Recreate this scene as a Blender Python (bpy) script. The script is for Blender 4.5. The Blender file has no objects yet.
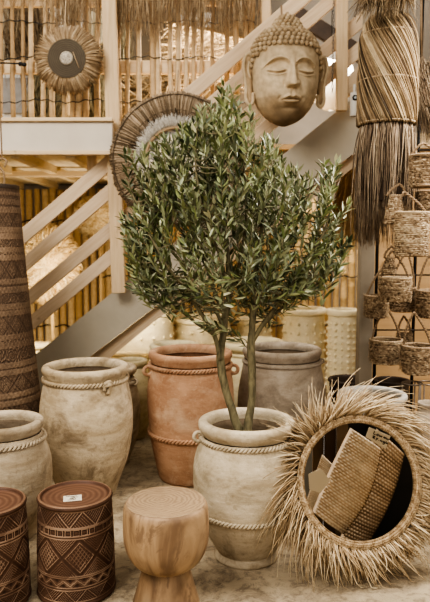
import bpy, math, random
import numpy as np
from mathutils import Vector
PI = math.pi; TAU = 2*PI
random.seed(7); rng = np.random.default_rng(7)
SC = bpy.context.scene
COL = SC.collection

# ------------------------------------------------------------------ camera
F = 650.0; PITCH = math.radians(5.4); CAMZ = 1.5
cd = bpy.data.cameras.new('camera'); cam = bpy.data.objects.new('camera', cd); COL.objects.link(cam)
cam.location = (0, 0, CAMZ); cam.rotation_euler = (PI/2-PITCH, 0, 0)
cd.sensor_fit = 'VERTICAL'; cd.sensor_height = 36; cd.lens = 36*F/602.0
cd.clip_start = .05; cd.clip_end = 60
cd.dof.use_dof = True; cd.dof.focus_distance = 2.95; cd.dof.aperture_fstop = 3.0
SC.camera = cam

def P(px, py, Y):
    """world point seen at pixel (px,py) at ground distance Y"""
    xc = (px-215)/F; yc = (301-py)/F
    dy = math.cos(PITCH)+yc*math.sin(PITCH); dz = -math.sin(PITCH)+yc*math.cos(PITCH)
    t = Y/dy
    return np.array([xc*t, Y, CAMZ+dz*t])
def ppm(Y): return F/(Y*1.0)      # px per metre, about

# ------------------------------------------------------------------ materials
def lin(c):
    if isinstance(c, str):
        c = c.lstrip('#'); c = [int(c[i:i+2], 16)/255 for i in (0, 2, 4)]
    g = sum(c)/3; c = [x*.77+g*.23 for x in c]
    return tuple(((x/12.92) if x <= .04045 else ((x+.055)/1.055)**2.4) for x in c)+(1,)
class NT:
    def __init__(s, name):
        s.m = bpy.data.materials.new(name); s.m.use_nodes = True; s.t = s.m.node_tree
        s.b = s.t.nodes['Principled BSDF']
    def n(s, typ, **kw):
        nd = s.t.nodes.new(typ)
        for k, v in kw.items():
            if k.startswith('i_'): nd.inputs[k[2:].replace('_', ' ')].default_value = v
            else: setattr(nd, k, v)
        return nd
    def l(s, a, b): s.t.links.new(a, b)
    def mix(s, fac, a, b, mode='MIX'):
        m = s.n('ShaderNodeMix', data_type='RGBA', blend_type=mode)
        for sock, v in ((m.inputs[0], fac), (m.inputs[6], a), (m.inputs[7], b)):
            if hasattr(v, 'is_output'): s.l(v, sock)
            else: sock.default_value = v
        return m.outputs[2]
    def ramp(s, fac, lo, hi, a=0., b=1.):
        m = s.n('ShaderNodeMapRange'); m.inputs[1].default_value = lo; m.inputs[2].default_value = hi
        m.inputs[3].default_value = a; m.inputs[4].default_value = b; s.l(fac, m.inputs[0]); return m.outputs[0]
    def coords(s, scale=(1, 1, 1), rot=(0, 0, 0)):
        tc = s.n('ShaderNodeTexCoord'); mp = s.n('ShaderNodeMapping'); mp.inputs['Scale'].default_value = scale
        mp.inputs['Rotation'].default_value = rot
        s.l(tc.outputs['Object'], mp.inputs['Vector']); return mp.outputs[0]
    def noise(s, vec, scale, detail=5, rough=.55, dist=0.):
        nz = s.n('ShaderNodeTexNoise'); nz.inputs['Scale'].default_value = scale; nz.inputs['Detail'].default_value = detail
        nz.inputs['Roughness'].default_value = rough; nz.inputs['Distortion'].default_value = dist
        s.l(vec, nz.inputs['Vector']); return nz.outputs['Fac']
    def bump(s, h, strength=.3, dist=.01):
        b = s.n('ShaderNodeBump'); b.inputs['Strength'].default_value = strength; b.inputs['Distance'].default_value = dist
        s.l(h, b.inputs['Height']); s.l(b.outputs[0], s.b.inputs['Normal'])

def M_clay(name, c1, c2, stain, amount=.5, rough=.85, streak=1.):
    t = NT(name); v = t.coords(); v2 = t.coords((1, 1, 2.2))
    a = t.ramp(t.noise(v2, 3.6, 7, .68, .5), .38, .62)
    base = t.mix(a, lin(c1), lin(c2))
    st = t.ramp(t.noise(v, 4.2, 7, .68, .9), .52, .66, 0, amount)
    base = t.mix(st, base, lin(stain))
    sp = t.ramp(t.noise(v, 38, 4, .6), .56, .70, 0, .35)
    base = t.mix(sp, base, lin(stain))
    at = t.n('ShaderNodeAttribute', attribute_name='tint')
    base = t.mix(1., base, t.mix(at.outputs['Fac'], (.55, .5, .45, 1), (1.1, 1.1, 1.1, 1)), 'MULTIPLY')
    t.l(base, t.b.inputs['Base Color']); t.b.inputs['Roughness'].default_value = rough
    t.b.inputs['Specular IOR Level'].default_value = .25
    h = t.mix(.65, t.noise(t.coords((1, 1, 7)), 5, 4), t.noise(v, 22, 7, .72))
    t.bump(h, .5*streak, .018)
    return t.m
def M_fibre(name, dark, mid, light, rough=.75, sheen=0., trans=0.):
    """strands: colour by the per-strand tint attribute"""
    t = NT(name); at = t.n('ShaderNodeAttribute', attribute_name='tint')
    r = t.n('ShaderNodeValToRGB'); e = r.color_ramp.elements
    e[0].position = 0; e[0].color = lin(dark); e[1].position = 1; e[1].color = lin(light)
    m = e.new(.5); m.color = lin(mid); t.l(at.outputs['Fac'], r.inputs[0])
    nz = t.noise(t.coords(), 25, 3)
    c = t.mix(t.ramp(nz, .3, .7, 0, .35), r.outputs[0], lin(dark))
    t.l(c, t.b.inputs['Base Color']); t.b.inputs['Roughness'].default_value = rough
    t.b.inputs['Specular IOR Level'].default_value = .25
    if trans: t.b.inputs['Subsurface Weight'].default_value = 0
    return t.m
def M_wood(name, c1, c2, axis='x', scale=1., rough=.65, knots=True, dark='#7a5a38'):
    t = NT(name)
    s = {'x': (2, 30, 30), 'z': (30, 30, 2), 'y': (30, 2, 30), 'd': (2, 30, 30)}[axis]
    rot = (0, 0, 0) if axis != 'd' else (0, math.radians(-40), 0)
    tc = t.n('ShaderNodeTexCoord'); mp0 = t.n('ShaderNodeMapping'); mp0.inputs['Rotation'].default_value = (0, math.radians(39) if axis == 'd' else 0, 0)
    t.l(tc.outputs['Object'], mp0.inputs['Vector'])
    mp = t.n('ShaderNodeMapping'); mp.inputs['Scale'].default_value = tuple(q*scale for q in s); t.l(mp0.outputs[0], mp.inputs['Vector'])
    a = t.noise(mp.outputs[0], 1.6, 6, .6, .6)
    base = t.mix(t.ramp(a, .35, .68, .1, .75), lin(c1), lin(c2))
    if knots:
        k = t.ramp(t.noise(t.coords((3, 3, 3)), 2.2, 2, .5, .3), .70, .76, 0, .6)
        base = t.mix(k, base, lin(dark))
    at = t.n('ShaderNodeAttribute', attribute_name='tint')
    base = t.mix(1., base, t.mix(at.outputs['Fac'], (.7, .68, .65, 1), (1.05, 1.05, 1.05, 1)), 'MULTIPLY')
    t.l(base, t.b.inputs['Base Color']); t.b.inputs['Roughness'].default_value = rough
    t.b.inputs['Specular IOR Level'].default_value = .3
    t.bump(a, .15, .005)
    return t.m
def M_plain(name, c, rough=.6, metal=0., c2=None, scale=8, amount=.6, bump=.1):
    t = NT(name)
    if c2:
        nz = t.noise(t.coords(), scale, 5, .6, .3)
        t.l(t.mix(t.ramp(nz, .35, .7, 0, amount), lin(c), lin(c2)), t.b.inputs['Base Color'])
        t.bump(nz, bump, .01)
    else:
        t.b.inputs['Base Color'].default_value = lin(c)
        nz = t.noise(t.coords(), 30, 3); t.bump(nz, bump*.4, .003)
    t.b.inputs['Roughness'].default_value = rough; t.b.inputs['Metallic'].default_value = metal
    return t.m
def M_carved(name, dark, mid, light, rough=.7):
    """carved surfaces: tint = height of the carving"""
    t = NT(name); at = t.n('ShaderNodeAttribute', attribute_name='tint')
    r = t.n('ShaderNodeValToRGB'); e = r.color_ramp.elements
    e[0].position = 0; e[0].color = lin(dark); e[1].position = 1; e[1].color = lin(light)
    m = e.new(.5); m.color = lin(mid); t.l(at.outputs['Fac'], r.inputs[0])
    nz = t.noise(t.coords((1, 1, .5)), 14, 6, .65, .5)
    c = t.mix(t.ramp(nz, .35, .7, 0, .55), r.outputs[0], lin(mid))
    c = t.mix(t.ramp(t.noise(t.coords(), 5, 4), .45, .7, 0, .35), c, lin(dark))
    t.l(c, t.b.inputs['Base Color']); t.b.inputs['Roughness'].default_value = rough
    t.b.inputs['Specular IOR Level'].default_value = .3
    t.bump(t.noise(t.coords((1, 1, .4)), 60, 4), .2, .004)
    return t.m

# ------------------------------------------------------------------ mesh builder
class MB:
    def __init__(s): s.v = []; s.q = []; s.t3 = []; s.tint = []; s.n = 0
    def add(s, V, quads=None, tris=None, tint=1.):
        V = np.asarray(V, float).reshape(-1, 3)
        if quads is not None and len(quads): s.q.append(np.asarray(quads, int)+s.n)
        if tris is not None and len(tris): s.t3.append(np.asarray(tris, int)+s.n)
        s.v.append(V); s.tint.append(np.broadcast_to(np.asarray(tint, float), (len(V),)) if np.ndim(tint) == 0 else np.asarray(tint, float))
        s.n += len(V); return s
    def box(s, c, size, rot=None, tint=1., bev=.0):
        hx, hy, hz = [q/2 for q in size]
        b = min(bev, hx*.9, hy*.9, hz*.9)
        if b <= 0:
            V = np.array([[x, y, z] for x in (-hx, hx) for y in (-hy, hy) for z in (-hz, hz)])
            Q = [[0, 1, 3, 2], [4, 6, 7, 5], [0, 4, 5, 1], [2, 3, 7, 6], [0, 2, 6, 4], [1, 5, 7, 3]]
            T = None
        else:
            V = []; idx = {}
            for ix in (-1, 1):
                for iy in (-1, 1):
                    for iz in (-1, 1):
                        for a in range(3):
                            p = [ix*(hx-b), iy*(hy-b), iz*(hz-b)]; p[a] = (ix*hx, iy*hy, iz*hz)[a]
                            idx[(ix, iy, iz, a)] = len(V); V.append(p)
            Q = []; T = []
            for a in range(3):
                o = [k for k in range(3) if k != a]
                for sg in (-1, 1):
                    cyc = []
                    for u, w in ((-1, -1), (1, -1), (1, 1), (-1, 1)):
                        k = [0, 0, 0]; k[a] = sg; k[o[0]] = u; k[o[1]] = w; cyc.append(idx[(*k, a)])
                    Q.append(cyc)
            for a in range(3):
                o = [k for k in range(3) if k != a]
                for u in (-1, 1):
                    for w in (-1, 1):
                        k1 = [0, 0, 0]; k1[a] = -1; k1[o[0]] = u; k1[o[1]] = w
                        k2 = list(k1); k2[a] = 1
                        Q.append([idx[(*k1, o[0])], idx[(*k2, o[0])], idx[(*k2, o[1])], idx[(*k1, o[1])]])
            for ix in (-1, 1):
                for iy in (-1, 1):
                    for iz in (-1, 1): T.append([idx[(ix, iy, iz, 0)], idx[(ix, iy, iz, 1)], idx[(ix, iy, iz, 2)]])
            V = np.array(V)
        if rot is not None: V = V @ np.asarray(rot).T
        return s.add(V+np.asarray(c), Q, T, tint)
    def bar(s, a, b, w, d, up=(0, 1, 0), tint=1., bev=.004):
        """box from a to b; d = size along 'up', w = the other"""
        a = np.asarray(a, float); b = np.asarray(b, float); x = b-a; L = np.linalg.norm(x); x /= L
        u = np.asarray(up, float); u = u-x*(u@x); u /= np.linalg.norm(u); w_ = np.cross(x, u)
        return s.box((a+b)/2, (L, d, w), np.stack([x, u, w_], 1), tint, bev)
    def tubes(s, PT, R, sides=6, tint=1., ref=None, flat=1., cap=True, closed=False):
        PT = np.asarray(PT, float)
        if PT.ndim == 2: PT = PT[None]
        N, K, _ = PT.shape
        R = np.broadcast_to(np.asarray(R, float), (N, K)) if np.ndim(R) < 2 else np.asarray(R, float)
        if closed: T = np.roll(PT, -1, 1)-np.roll(PT, 1, 1)
        else: T = np.gradient(PT, axis=1)
        T /= np.linalg.norm(T, axis=2, keepdims=True)+1e-12
        if ref is None:
            av = T.mean(1); ax = np.abs(av).argmin(1); rf = np.eye(3)[ax][:, None, :]
        else: rf = np.broadcast_to(np.asarray(ref, float), (N, 3))[:, None, :]
        U = np.cross(T, rf); U /= np.linalg.norm(U, axis=2, keepdims=True)+1e-12
        W = np.cross(T, U)
        th = np.arange(sides)*TAU/sides
        V = PT[:, :, None, :]+R[:, :, None, None]*(np.cos(th)[None, None, :, None]*U[:, :, None, :]+flat*np.sin(th)[None, None, :, None]*W[:, :, None, :])
        V = V.reshape(-1, 3)
        n = np.arange(N)[:, None, None]*K*sides; kk = K if closed else K-1
        k = np.arange(kk)[None, :, None]; j = np.arange(sides)[None, None, :]
        k2 = (k+1) % K; j2 = (j+1) % sides
        Q = np.stack([n+k*sides+j, n+k*sides+j2, n+k2*sides+j2, n+k2*sides+j], -1).reshape(-1, 4)
        tr = None
        if cap and not closed and sides >= 3:
            tr = []
            for q in range(1, sides-1):
                b0 = np.arange(N)*K*sides; e0 = b0+(K-1)*sides
                tr.append(np.stack([b0, b0+q+1, b0+q], -1)); tr.append(np.stack([e0, e0+q, e0+q+1], -1))
            tr = np.concatenate(tr)
        ti = tint
        if np.ndim(tint) == 1 and len(np.asarray(tint)) == N and N > 1: ti = np.repeat(np.asarray(tint, float), K*sides)
        if np.ndim(tint) == 2: ti = np.repeat(np.asarray(tint, float).reshape(-1), sides)
        return s.add(V, Q, tr, ti)
    def lathe(s, prof, c=(0, 0, 0), segs=64, tint=1., wob=0., seed=0, capb=False, capt=False, sx=1., sy=1.):
        prof = np.asarray(prof, float); K = len(prof); th = np.arange(segs)*TAU/segs
        r = prof[:, 0][:, None]*np.ones(segs); z = prof[:, 1][:, None]*np.ones(segs)
        if wob:
            g = np.random.default_rng(seed); a = g.uniform(0, TAU, 4)
            r = r*(1+wob*(np.sin(th+a[0])+.6*np.sin(2*th+a[1]+z*4)+.4*np.sin(3*th+a[2]+z*7)))
        V = np.stack([r*np.cos(th)*sx, r*np.sin(th)*sy, z], -1)+np.asarray(c, float)
        k = np.arange(K-1)[:, None]*segs; j = np.arange(segs)[None]; j2 = (j+1) % segs
        Q = np.stack([k+j, k+j2, k+segs+j2, k+segs+j], -1).reshape(-1, 4)
        ti = np.repeat(np.asarray(tint, float), segs) if np.ndim(tint) == 1 else tint
        V = V.reshape(-1, 3); s.add(V, Q, None, ti)
        for cond, kk in ((capb, 0), (capt, K-1)):
            if cond:
                base = V[kk*segs:(kk+1)*segs]; cc = base.mean(0)
                tv = np.asarray(ti, float); tval = tv[kk*segs] if tv.ndim else float(tv)
                s.add(np.vstack([base, cc]), None, [[i, (i+1) % segs, segs] for i in range(segs)], tval)
        return s
    def grid(s, V, closed_u=False, tint=1.):
        """V: (A,B,3) array"""
        A, B, _ = V.shape
        i = np.arange(A-1)[:, None]; j = np.arange(B if closed_u else B-1)[None]; j2 = (j+1) % B
        Q = np.stack([i*B+j, i*B+j2, (i+1)*B+j2, (i+1)*B+j], -1).reshape(-1, 4)
        ti = np.asarray(tint, float).reshape(-1) if np.ndim(tint) == 2 else tint
        return s.add(V.reshape(-1, 3), Q, None, ti)
    def ball(s, c, r, nu=10, nv=7, tint=1., rot=None):
        r = np.broadcast_to(np.asarray(r, float), (3,))
        la = np.linspace(-PI/2, PI/2, nv); lo = np.arange(nu)*TAU/nu
        V = np.stack([np.cos(la)[:, None]*np.cos(lo), np.cos(la)[:, None]*np.sin(lo), np.sin(la)[:, None]*np.ones(nu)], -1)*r
        if rot is not None: V = V @ np.asarray(rot).T
        return s.grid(V+np.asarray(c), True, tint)
    def build(s, name, mat, parent=None, smooth=True, loc=None, angle=None):
        V = np.concatenate(s.v).astype(np.float64); ti = np.concatenate(s.tint)
        org = np.array(loc if loc is not None else (parent['_o'] if parent is not None and '_o' in parent else (0, 0, 0)), float)
        V = V-org
        me = bpy.data.meshes.new(name)
        q = np.concatenate(s.q) if s.q else np.zeros((0, 4), int); t = np.concatenate(s.t3) if s.t3 else np.zeros((0, 3), int)
        me.vertices.add(len(V)); me.vertices.foreach_set('co', V.astype(np.float32).ravel())
        nl = q.size+t.size; me.loops.add(nl); me.loops.foreach_set('vertex_index', np.concatenate([q.ravel(), t.ravel()]).astype(np.int32))
        me.polygons.add(len(q)+len(t))
        st = np.concatenate([np.arange(len(q))*4, q.size+np.arange(len(t))*3]).astype(np.int32)
        me.polygons.foreach_set('loop_start', st)
        me.update(calc_edges=True); me.validate()
        me.polygons.foreach_set('use_smooth', np.full(len(me.polygons), bool(smooth)))
        if len(me.vertices) == len(ti):
            a = me.attributes.new('tint', 'FLOAT', 'POINT'); a.data.foreach_set('value', ti.astype(np.float32))
        if smooth and angle:
            me.set_sharp_from_angle(angle=math.radians(angle))
        me.materials.append(mat)
        o = bpy.data.objects.new(name, me); COL.objects.link(o)
        if parent is not None:
            o.parent = parent
            o['_o'] = [float(x) for x in org]
        elif loc is not None: o.location = loc; o['_o'] = [float(x) for x in org]
        else: o['_o'] = [0., 0., 0.]
        return o

def thing(name, label, cat, loc=(0, 0, 0), group=None):
    o = bpy.data.objects.new(name, None); COL.objects.link(o); o.location = tuple(float(x) for x in loc)
    o.empty_display_size = .05
    o['_o'] = [float(x) for x in loc]; tag(o, label, cat, group); return o
def tag(o, label, cat, group=None):
    o['label'] = label; o['category'] = cat
    if group: o['group'] = group
    return o
def structure(o): o['kind'] = 'structure'; return o

def smooth_prof(pts, n=10):
    """Catmull-Rom through (r,z) points"""
    p = np.array(pts, float); p = np.vstack([2*p[0]-p[1], p, 2*p[-1]-p[-2]]); out = []
    for i in range(1, len(p)-2):
        for k in range(n):
            u = k/n; a, b, c, d = p[i-1], p[i], p[i+1], p[i+2]
            out.append(.5*((2*b)+(c-a)*u+(2*a-5*b+4*c-d)*u*u+(3*b-a-3*c+d)*u**3))
    out.append(p[-2]); return np.array(out)
def spline(pts, n=10): return smooth_prof(pts, n)
def strand_paths(p0, p1, bow, K=5):
    """N strands, quadratic from p0 to p1 with mid offset bow"""
    u = np.linspace(0, 1, K)[None, :, None]
    return p0[:, None]*(1-u)+p1[:, None]*u+bow[:, None]*(4*u*(1-u))
def nrm(v): v = np.asarray(v, float); return v/(np.linalg.norm(v)+1e-12)

# ------------------------------------------------------------------ palette
m_floor = None
clay_beige = M_clay('beige_clay', '#c6b08d', '#a38b66', '#6d5639', .75)
clay_pale = M_clay('pale_clay', '#c9b797', '#a99472', '#83704f', .65)
clay_left = M_clay('weathered_clay', '#b8a485', '#947e5e', '#6f5a3f', .6)
clay_terra = M_clay('terracotta_clay', '#ba8a63', '#a06f4b', '#c9a681', .6)
clay_grey = M_clay('grey_clay', '#b3a189', '#96836a', '#6f5e49', .5)
clay_olive = M_clay('olive_clay', '#cdb88a', '#b09a68', '#84704a', .5)
clay_cream = M_clay('cream_clay', '#eddcae', '#dac692', '#b89d66', .4)
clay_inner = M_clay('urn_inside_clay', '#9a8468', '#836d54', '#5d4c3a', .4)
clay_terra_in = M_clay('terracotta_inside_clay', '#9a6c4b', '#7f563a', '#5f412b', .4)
planter_mat = M_clay('studded_cream_clay', '#f3e6bf', '#e6d6a6', '#c6ad78', .3)
wood_pale = M_wood('pale_pine', '#dcc09a', '#c2a078', 'd')
wood_palez = M_wood('pale_pine_upright', '#d8b98c', '#c09c6c', 'z')
wood_palex = M_wood('pale_pine_level', '#e2c598', '#cba97a', 'x')
wood_grey = M_plain('grey_paint', '#b8ab92', .6, 0, '#a3967c', 3, .6, .05)
m_fascia = M_plain('off_white_paint', '#d2c4ae', .6, 0, '#bfae94', 2.5, .6, .05)
bamboo_mat = M_fibre('bamboo_gold', '#a67c40', '#d6ab66', '#ecca8c', .55)
stick_mat = M_fibre('stick_tan', '#8a6a42', '#c09b6a', '#dcbc8c', .7)
reed_mat = M_fibre('reed_brown', '#352413', '#8f7049', '#c9ad80', .65)
reed_lo = M_fibre('reed_brown_faded', '#4a3826', '#a38768', '#d6bd98', .7)
grass_mat = M_fibre('mirror_grass', '#84643c', '#d3b283', '#f4deb2', .65)
thatch_mat = M_fibre('thatch_straw', '#806240', '#b4946a', '#d8bd94', .75)
jute_mat = M_fibre('jute_weave', '#5a432b', '#a38460', '#d6bb90', .85)
raffia_mat = M_fibre('blond_raffia', '#b08446', '#dfb878', '#f6dca6', .6)
seagrass_mat = M_fibre('seagrass_weave', '#6f5434', '#dfbe96', '#fff0d6', .7)
black_metal = M_plain('black_metal', '#1c1a18', .45, .3)
dark_wood = M_plain('dark_wood', '#3a2a1d', .55, 0, '#56402c', 9, .6, .2)

# ------------------------------------------------------------------ setting
def build_floor():
    t = NT('stone_floor'); v = t.coords()
    a = t.ramp(t.noise(v, 1.3, 6, .62, .7), .38, .62)
    c = t.mix(a, lin('#9c8766'), lin('#bfa985'))
    b = t.ramp(t.noise(v, 4.5, 9, .72, 1.1), .48, .62, 0, .7)
    c = t.mix(b, c, lin('#766249'))
    d = t.ramp(t.noise(v, 17, 7, .75, .6), .5, .62, 0, .55)
    c = t.mix(d, c, lin('#5a4a38'))
    t.l(c, t.b.inputs['Base Color']); t.b.inputs['Roughness'].default_value = .7
    t.b.inputs['Specular IOR Level'].default_value = .3
    t.bump(t.mix(.5, t.noise(v, 9, 9, .75, .8), t.noise(v, 40, 5, .7)), .7, .03)
    m = MB(); m.box((0, 4.5, -.05), (12, 14, .1)); structure(m.build('floor', t.m, smooth=False))
build_floor()
m = MB(); m.box((0, 9.6, 3), (12, .1, 6)); structure(m.build('wall_back', M_plain('plaster_warm_grey', '#b9ad9c', .8, 0, '#9d907d', 1.5, .7), smooth=False))
m = MB(); m.box((-5.5, 4.5, 3), (.1, 14, 6)); structure(m.build('wall_left', M_plain('plaster_sand', '#bba98c', .8, 0, '#a08c6c', 1.5, .6), smooth=False))
m = MB(); m.box((3.2, 4.5, 3), (.1, 14, 6)); structure(m.build('wall_right', M_plain('plaster_grey', '#a9a29a', .8, 0, '#928a80', 1.5, .6), smooth=False))

m = MB(); m.box((-1.3, 8.45, 3.9), (3.9, .05, 3.4)); structure(m.build('wall_gallery', M_plain('gallery_brown', '#75634a', .8, 0, '#4f412f', 1.2, .8), smooth=False, loc=(-1.3, 8.45, 2.2)))
# upper gallery deck: deck slab, joists below, fascia board
zu = P(60, 155, 4.9)[2]; zt = P(60, 122.5, 4.9)[2]
xl = -2.6; xr = P(113, 140, 4.9)[0]
gal = structure(MB().box(((xl+xr)/2, 6.5, zu+.07), (xr-xl-.02, 3.2, .03), bev=.002).build('ceiling', M_wood('deck_boards', '#efdfbd', '#e0caa0', 'y'), smooth=False, loc=((xl+xr)/2, 6.5, zu)))
m = MB(); m.box(((xl+xr)/2, 4.9, (zu+zt)/2-.0), (xr-xl, .045, zt-zu), bev=.004)
fa = structure(m.build('trim_1', m_fascia, smooth=False, loc=((xl+xr)/2, 4.9, zu)))
m = MB(); m.box(((xl+xr)/2, 4.89, zt+.014), (xr-xl+.01, .09, .026), bev=.003)
structure(m.build('trim_2', wood_palex, smooth=False, loc=((xl+xr)/2, 4.9, zt)))
m = MB(); m.box(((xl+xr)/2, 4.885, zu+.012), (xr-xl+.01, .07, .03), bev=.003)
structure(m.build('trim_3', wood_palex, smooth=False, loc=((xl+xr)/2, 4.9, zu)))
jo = thing('joist_frame', 'pale timber joists under the upper gallery beyond the stair boards', 'joists', ((xl+xr)/2, 5, zu))
for jx in np.arange(-2.35, xr, .42):
    MB().box((jx, 6.48, zu+.02), (.07, 3.0, .07), bev=.004).build('joist', M_wood('joist_pine', '#ead4a8', '#d6b784', 'y') if jx < -2.3 else bpy.data.materials['joist_pine'], jo, smooth=False)
MB().box(((xl+xr)/2, 6.2, zu-.012), (xr-xl-.05, .09, .05), bev=.004).build('cross_beam', wood_palex, jo, smooth=False)

# bamboo screen at the very back
def bamboo_screen():
    Y = 7.95; x0 = P(-30, 300, Y)[0]; x1 = P(382, 300, Y)[0]
    t = thing('bamboo_screen', 'golden bamboo pole screen standing at the back under the gallery', 'screen', ((x0+x1)/2, Y, 0))
    g = np.random.default_rng(3); n = 54
    xs = np.linspace(x0, x1, n)
    for i, x in enumerate(xs):
        r = .042*g.uniform(.85, 1.1); h = zu-.005+g.uniform(-.02, 0)
        if x > -1.1: h = 2.0+g.uniform(-.04, .04)
        prof = []
        z = .0; nd = g.uniform(.1, .3)
        zz = [0]
        while nd < h-.03: zz += [nd-.012, nd, nd+.012]; nd += g.uniform(.28, .36)
        zz.append(h)
        rr = [r*(1.1 if (k % 3 == 2 and 0 < k < len(zz)-1) else 1) for k in range(len(zz))]
        MB().lathe(list(zip(rr, zz)), (x+g.uniform(-.008, .008), Y, 0), 10, tint=g.uniform(.45, 1), capt=True).build('bamboo_pole', bamboo_mat, t)
    for z in (.45, 1.05, 1.72):
        xx = np.linspace(x0, x1, 160); MB().tubes(np.stack([xx, np.full(160, Y-.058)+.006*np.sin(xx*40), z+.012*np.sin(xx*33)], -1), .008, 5, .3).build('tie_cord', black_metal, t)
bamboo_screen()

# ------------------------------------------------------------------ staircase in pale pine with grey stringer
YS = 5.12
def stair():
    t = thing('staircase', 'pine staircase with wide grey stringer climbing right behind the olive tree', 'staircase', (P(60, 400, YS)[0], YS, 0))
    # stringer: parallelogram board
    def pt(x, y, Y=YS): return P(x, y, Y)
    def slab(name, pts, d, mat, Y=YS, tint=1.):
        A = np.array([P(x, y, Y) for x, y in pts]); B = A.copy(); B[:, 1] += d
        n = len(A); mm = MB(); tris = [[0, i, i+1] for i in range(1, n-1)]
        mm.add(A, None, tris, tint); mm.add(B, None, [[a, c, b] for a, b, c in tris], tint)
        q = [[i, n+i, n+(i+1) % n, (i+1) % n] for i in range(n)]
        mm.add(np.vstack([A, B]), q, None, tint)
        return mm.build(name, mat, t, smooth=False)
    slab('stringer', [(-42, 417), (16, 414), (410, 110), (410, 52)], .05, wood_grey)
    slab('lower_beam', [(30, 404), (44, 412), (154, 322), (154, 308)], .09, wood_pale, YS+.06, .5)
    slab('lower_beam', [(154, 308), (154, 322), (420, 116), (420, 104)], .09, wood_pale, YS+.06, .5)
    g = np.random.default_rng(5)
    # rails (four parallel boards)
    def rail(x0, y0, x1, y1, w, Y, ti):
        a = P(x0, y0, Y); b = P(x1, y1, Y); MB().bar(a, b, w/F*Y, .035, (0, 1, 0), ti).build('handrail_board', wood_pale, t, smooth=False)
    rail(-20, 273, 350, -42, 13.5, YS-.06, 1.)
    rail(-20, 303, 352, -17, 12.5, YS-.06, .85)
    rail(-20, 339, 400, -12, 13, YS-.055, .6)
    rail(-20, 366, 400, 16, 13, YS-.06, .8)
    # posts
    MB().bar(P(104, -30, YS-.12)*[1, 1, 1]+[0.03, 0, 0], P(119, 293, YS-.12), .105, .06, (0, 1, 0), .95).build('newel_post', wood_palez, t, smooth=False)
    x, y, z = P(342, -30, YS-.12); MB().bar((x, YS-.12, z), P(341.5, 111, YS-.12), .085, .05, (0, 1, 0), .95).build('newel_post', wood_palez, t, smooth=False)
    MB().bar(P(266, 0, YS+.0), P(267, 40, YS), .07, .04, (0, 1, 0), 1.).build('newel_post', wood_palez, t, smooth=False)
    MB().bar(P(92, 152, YS+.02), P(92, 182, YS+.02), .07, .04, (0, 1, 0), 1.).build('newel_post', wood_palez, t, smooth=False)
    # treads behind the stringer
    for i in range(13):
        x = -22+i*32; y = 420-i*25.6
        c = P(x, y, YS+.45); c[1] = YS+.47
        if c[2] > .1: MB().box(c, (.27, .82, .04), None, .8, .004).build('tread', wood_palex, t, smooth=False)
    MB().bar(P(344, 92, YS-.08), P(366, 68, YS-.08), .11, .09, (0, 1, 0), .35).build('brace', wood_pale, t, smooth=False)
    return t
stair()

# ------------------------------------------------------------------ stick railing on the gallery
def stick_fence():
    Y = 5.22; z0 = zt+.0; t = thing('stick_fence', 'rustic stick fence with pale cross rail along the upper gallery', 'fence', (-.8, Y, z0))
    MB().bar(P(-40, 67.5, Y+.03), P(242, 67.5, Y+.03), 12.5/F*Y, .04, (0, 1, 0), 1.).build('cross_rail', wood_palex, t, smooth=False)
    MB().bar(P(-40, 3, Y+.03), P(250, 1, Y+.03), .07, .04, (0, 1, 0), .9).build('cross_rail', wood_palex, t, smooth=False)
    g = np.random.default_rng(11); x = -12.
    while x < 262:
        x += g.choice([6.5, 9, 11, 13.])+g.uniform(-1, 1)
        if 103 < x < 117: continue
        lean = g.uniform(-3, 3); bot = 122 if x < 116 else 130
        if x > 205: bot = 122-(x-205)*.9
        k = 9; u = np.linspace(0, 1, k); jx = np.cumsum(g.normal(0, .35, k))
        pts = np.array([P(x+lean*(uu-.5)+jx[i], bot-uu*(bot+22), Y-.01) for i, uu in enumerate(u)])
        MB().tubes(pts, np.linspace(.024, .017, k)*g.uniform(.75, 1.15), 6, g.uniform(.35, 1)).build('stick', stick_mat, t)
    for y in (22, 58, 101):
        xs = np.linspace(-20, 255, 120)
        MB().tubes(np.array([P(a, y+1.5*math.sin(a*.11+y)+.8*math.sin(a*.5), Y-.035) for a in xs]), .0035, 4, 0.).build('wire', black_metal, t)
    # gallery deck continues behind to carry the fence on the right part
    return t
stick_fence()

def thatch_fringe():
    Y = 5.12; g = np.random.default_rng(21); n = 1100
    t = thing('thatch_fringe', 'straw thatch fringe hanging over the top of the stick fence', 'thatch', (-.6, Y, 3))
    xs = np.concatenate([g.uniform(-15, 262, 450), g.normal(0, 1, 650)*4+g.choice([64, 74, 112, 122, 140, 158, 180, 200, 222, 240], 650)])
    y1 = np.where(xs < 45, g.uniform(-8, 14, n), g.uniform(8, 48, n)*(.7+.4*np.sin(xs*.09)**2))
    p0 = np.array([P(x, -16, Y+g.uniform(-.03, .03)) for x in xs])
    p1 = np.array([P(x+g.normal(0, 4), y, Y+g.uniform(-.05, .04)) for x, y in zip(xs, y1)])
    bow = np.stack([g.normal(0, .02, n), g.normal(0, .01, n), np.zeros(n)], -1)
    pp = strand_paths(p0, p1, bow, 5); R = np.linspace(1, .35, 5)[None]*g.uniform(.002, .0045, n)[:, None]
    MB().tubes(pp, R, 3, g.uniform(.1, 1, n)).build('straw', thatch_mat, t)
    MB().bar(P(-40, -17, Y), P(265, -17, Y), .05, .04, (0, 1, 0), .8).build('batten', wood_palex, t, smooth=False)
thatch_fringe()

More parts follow.
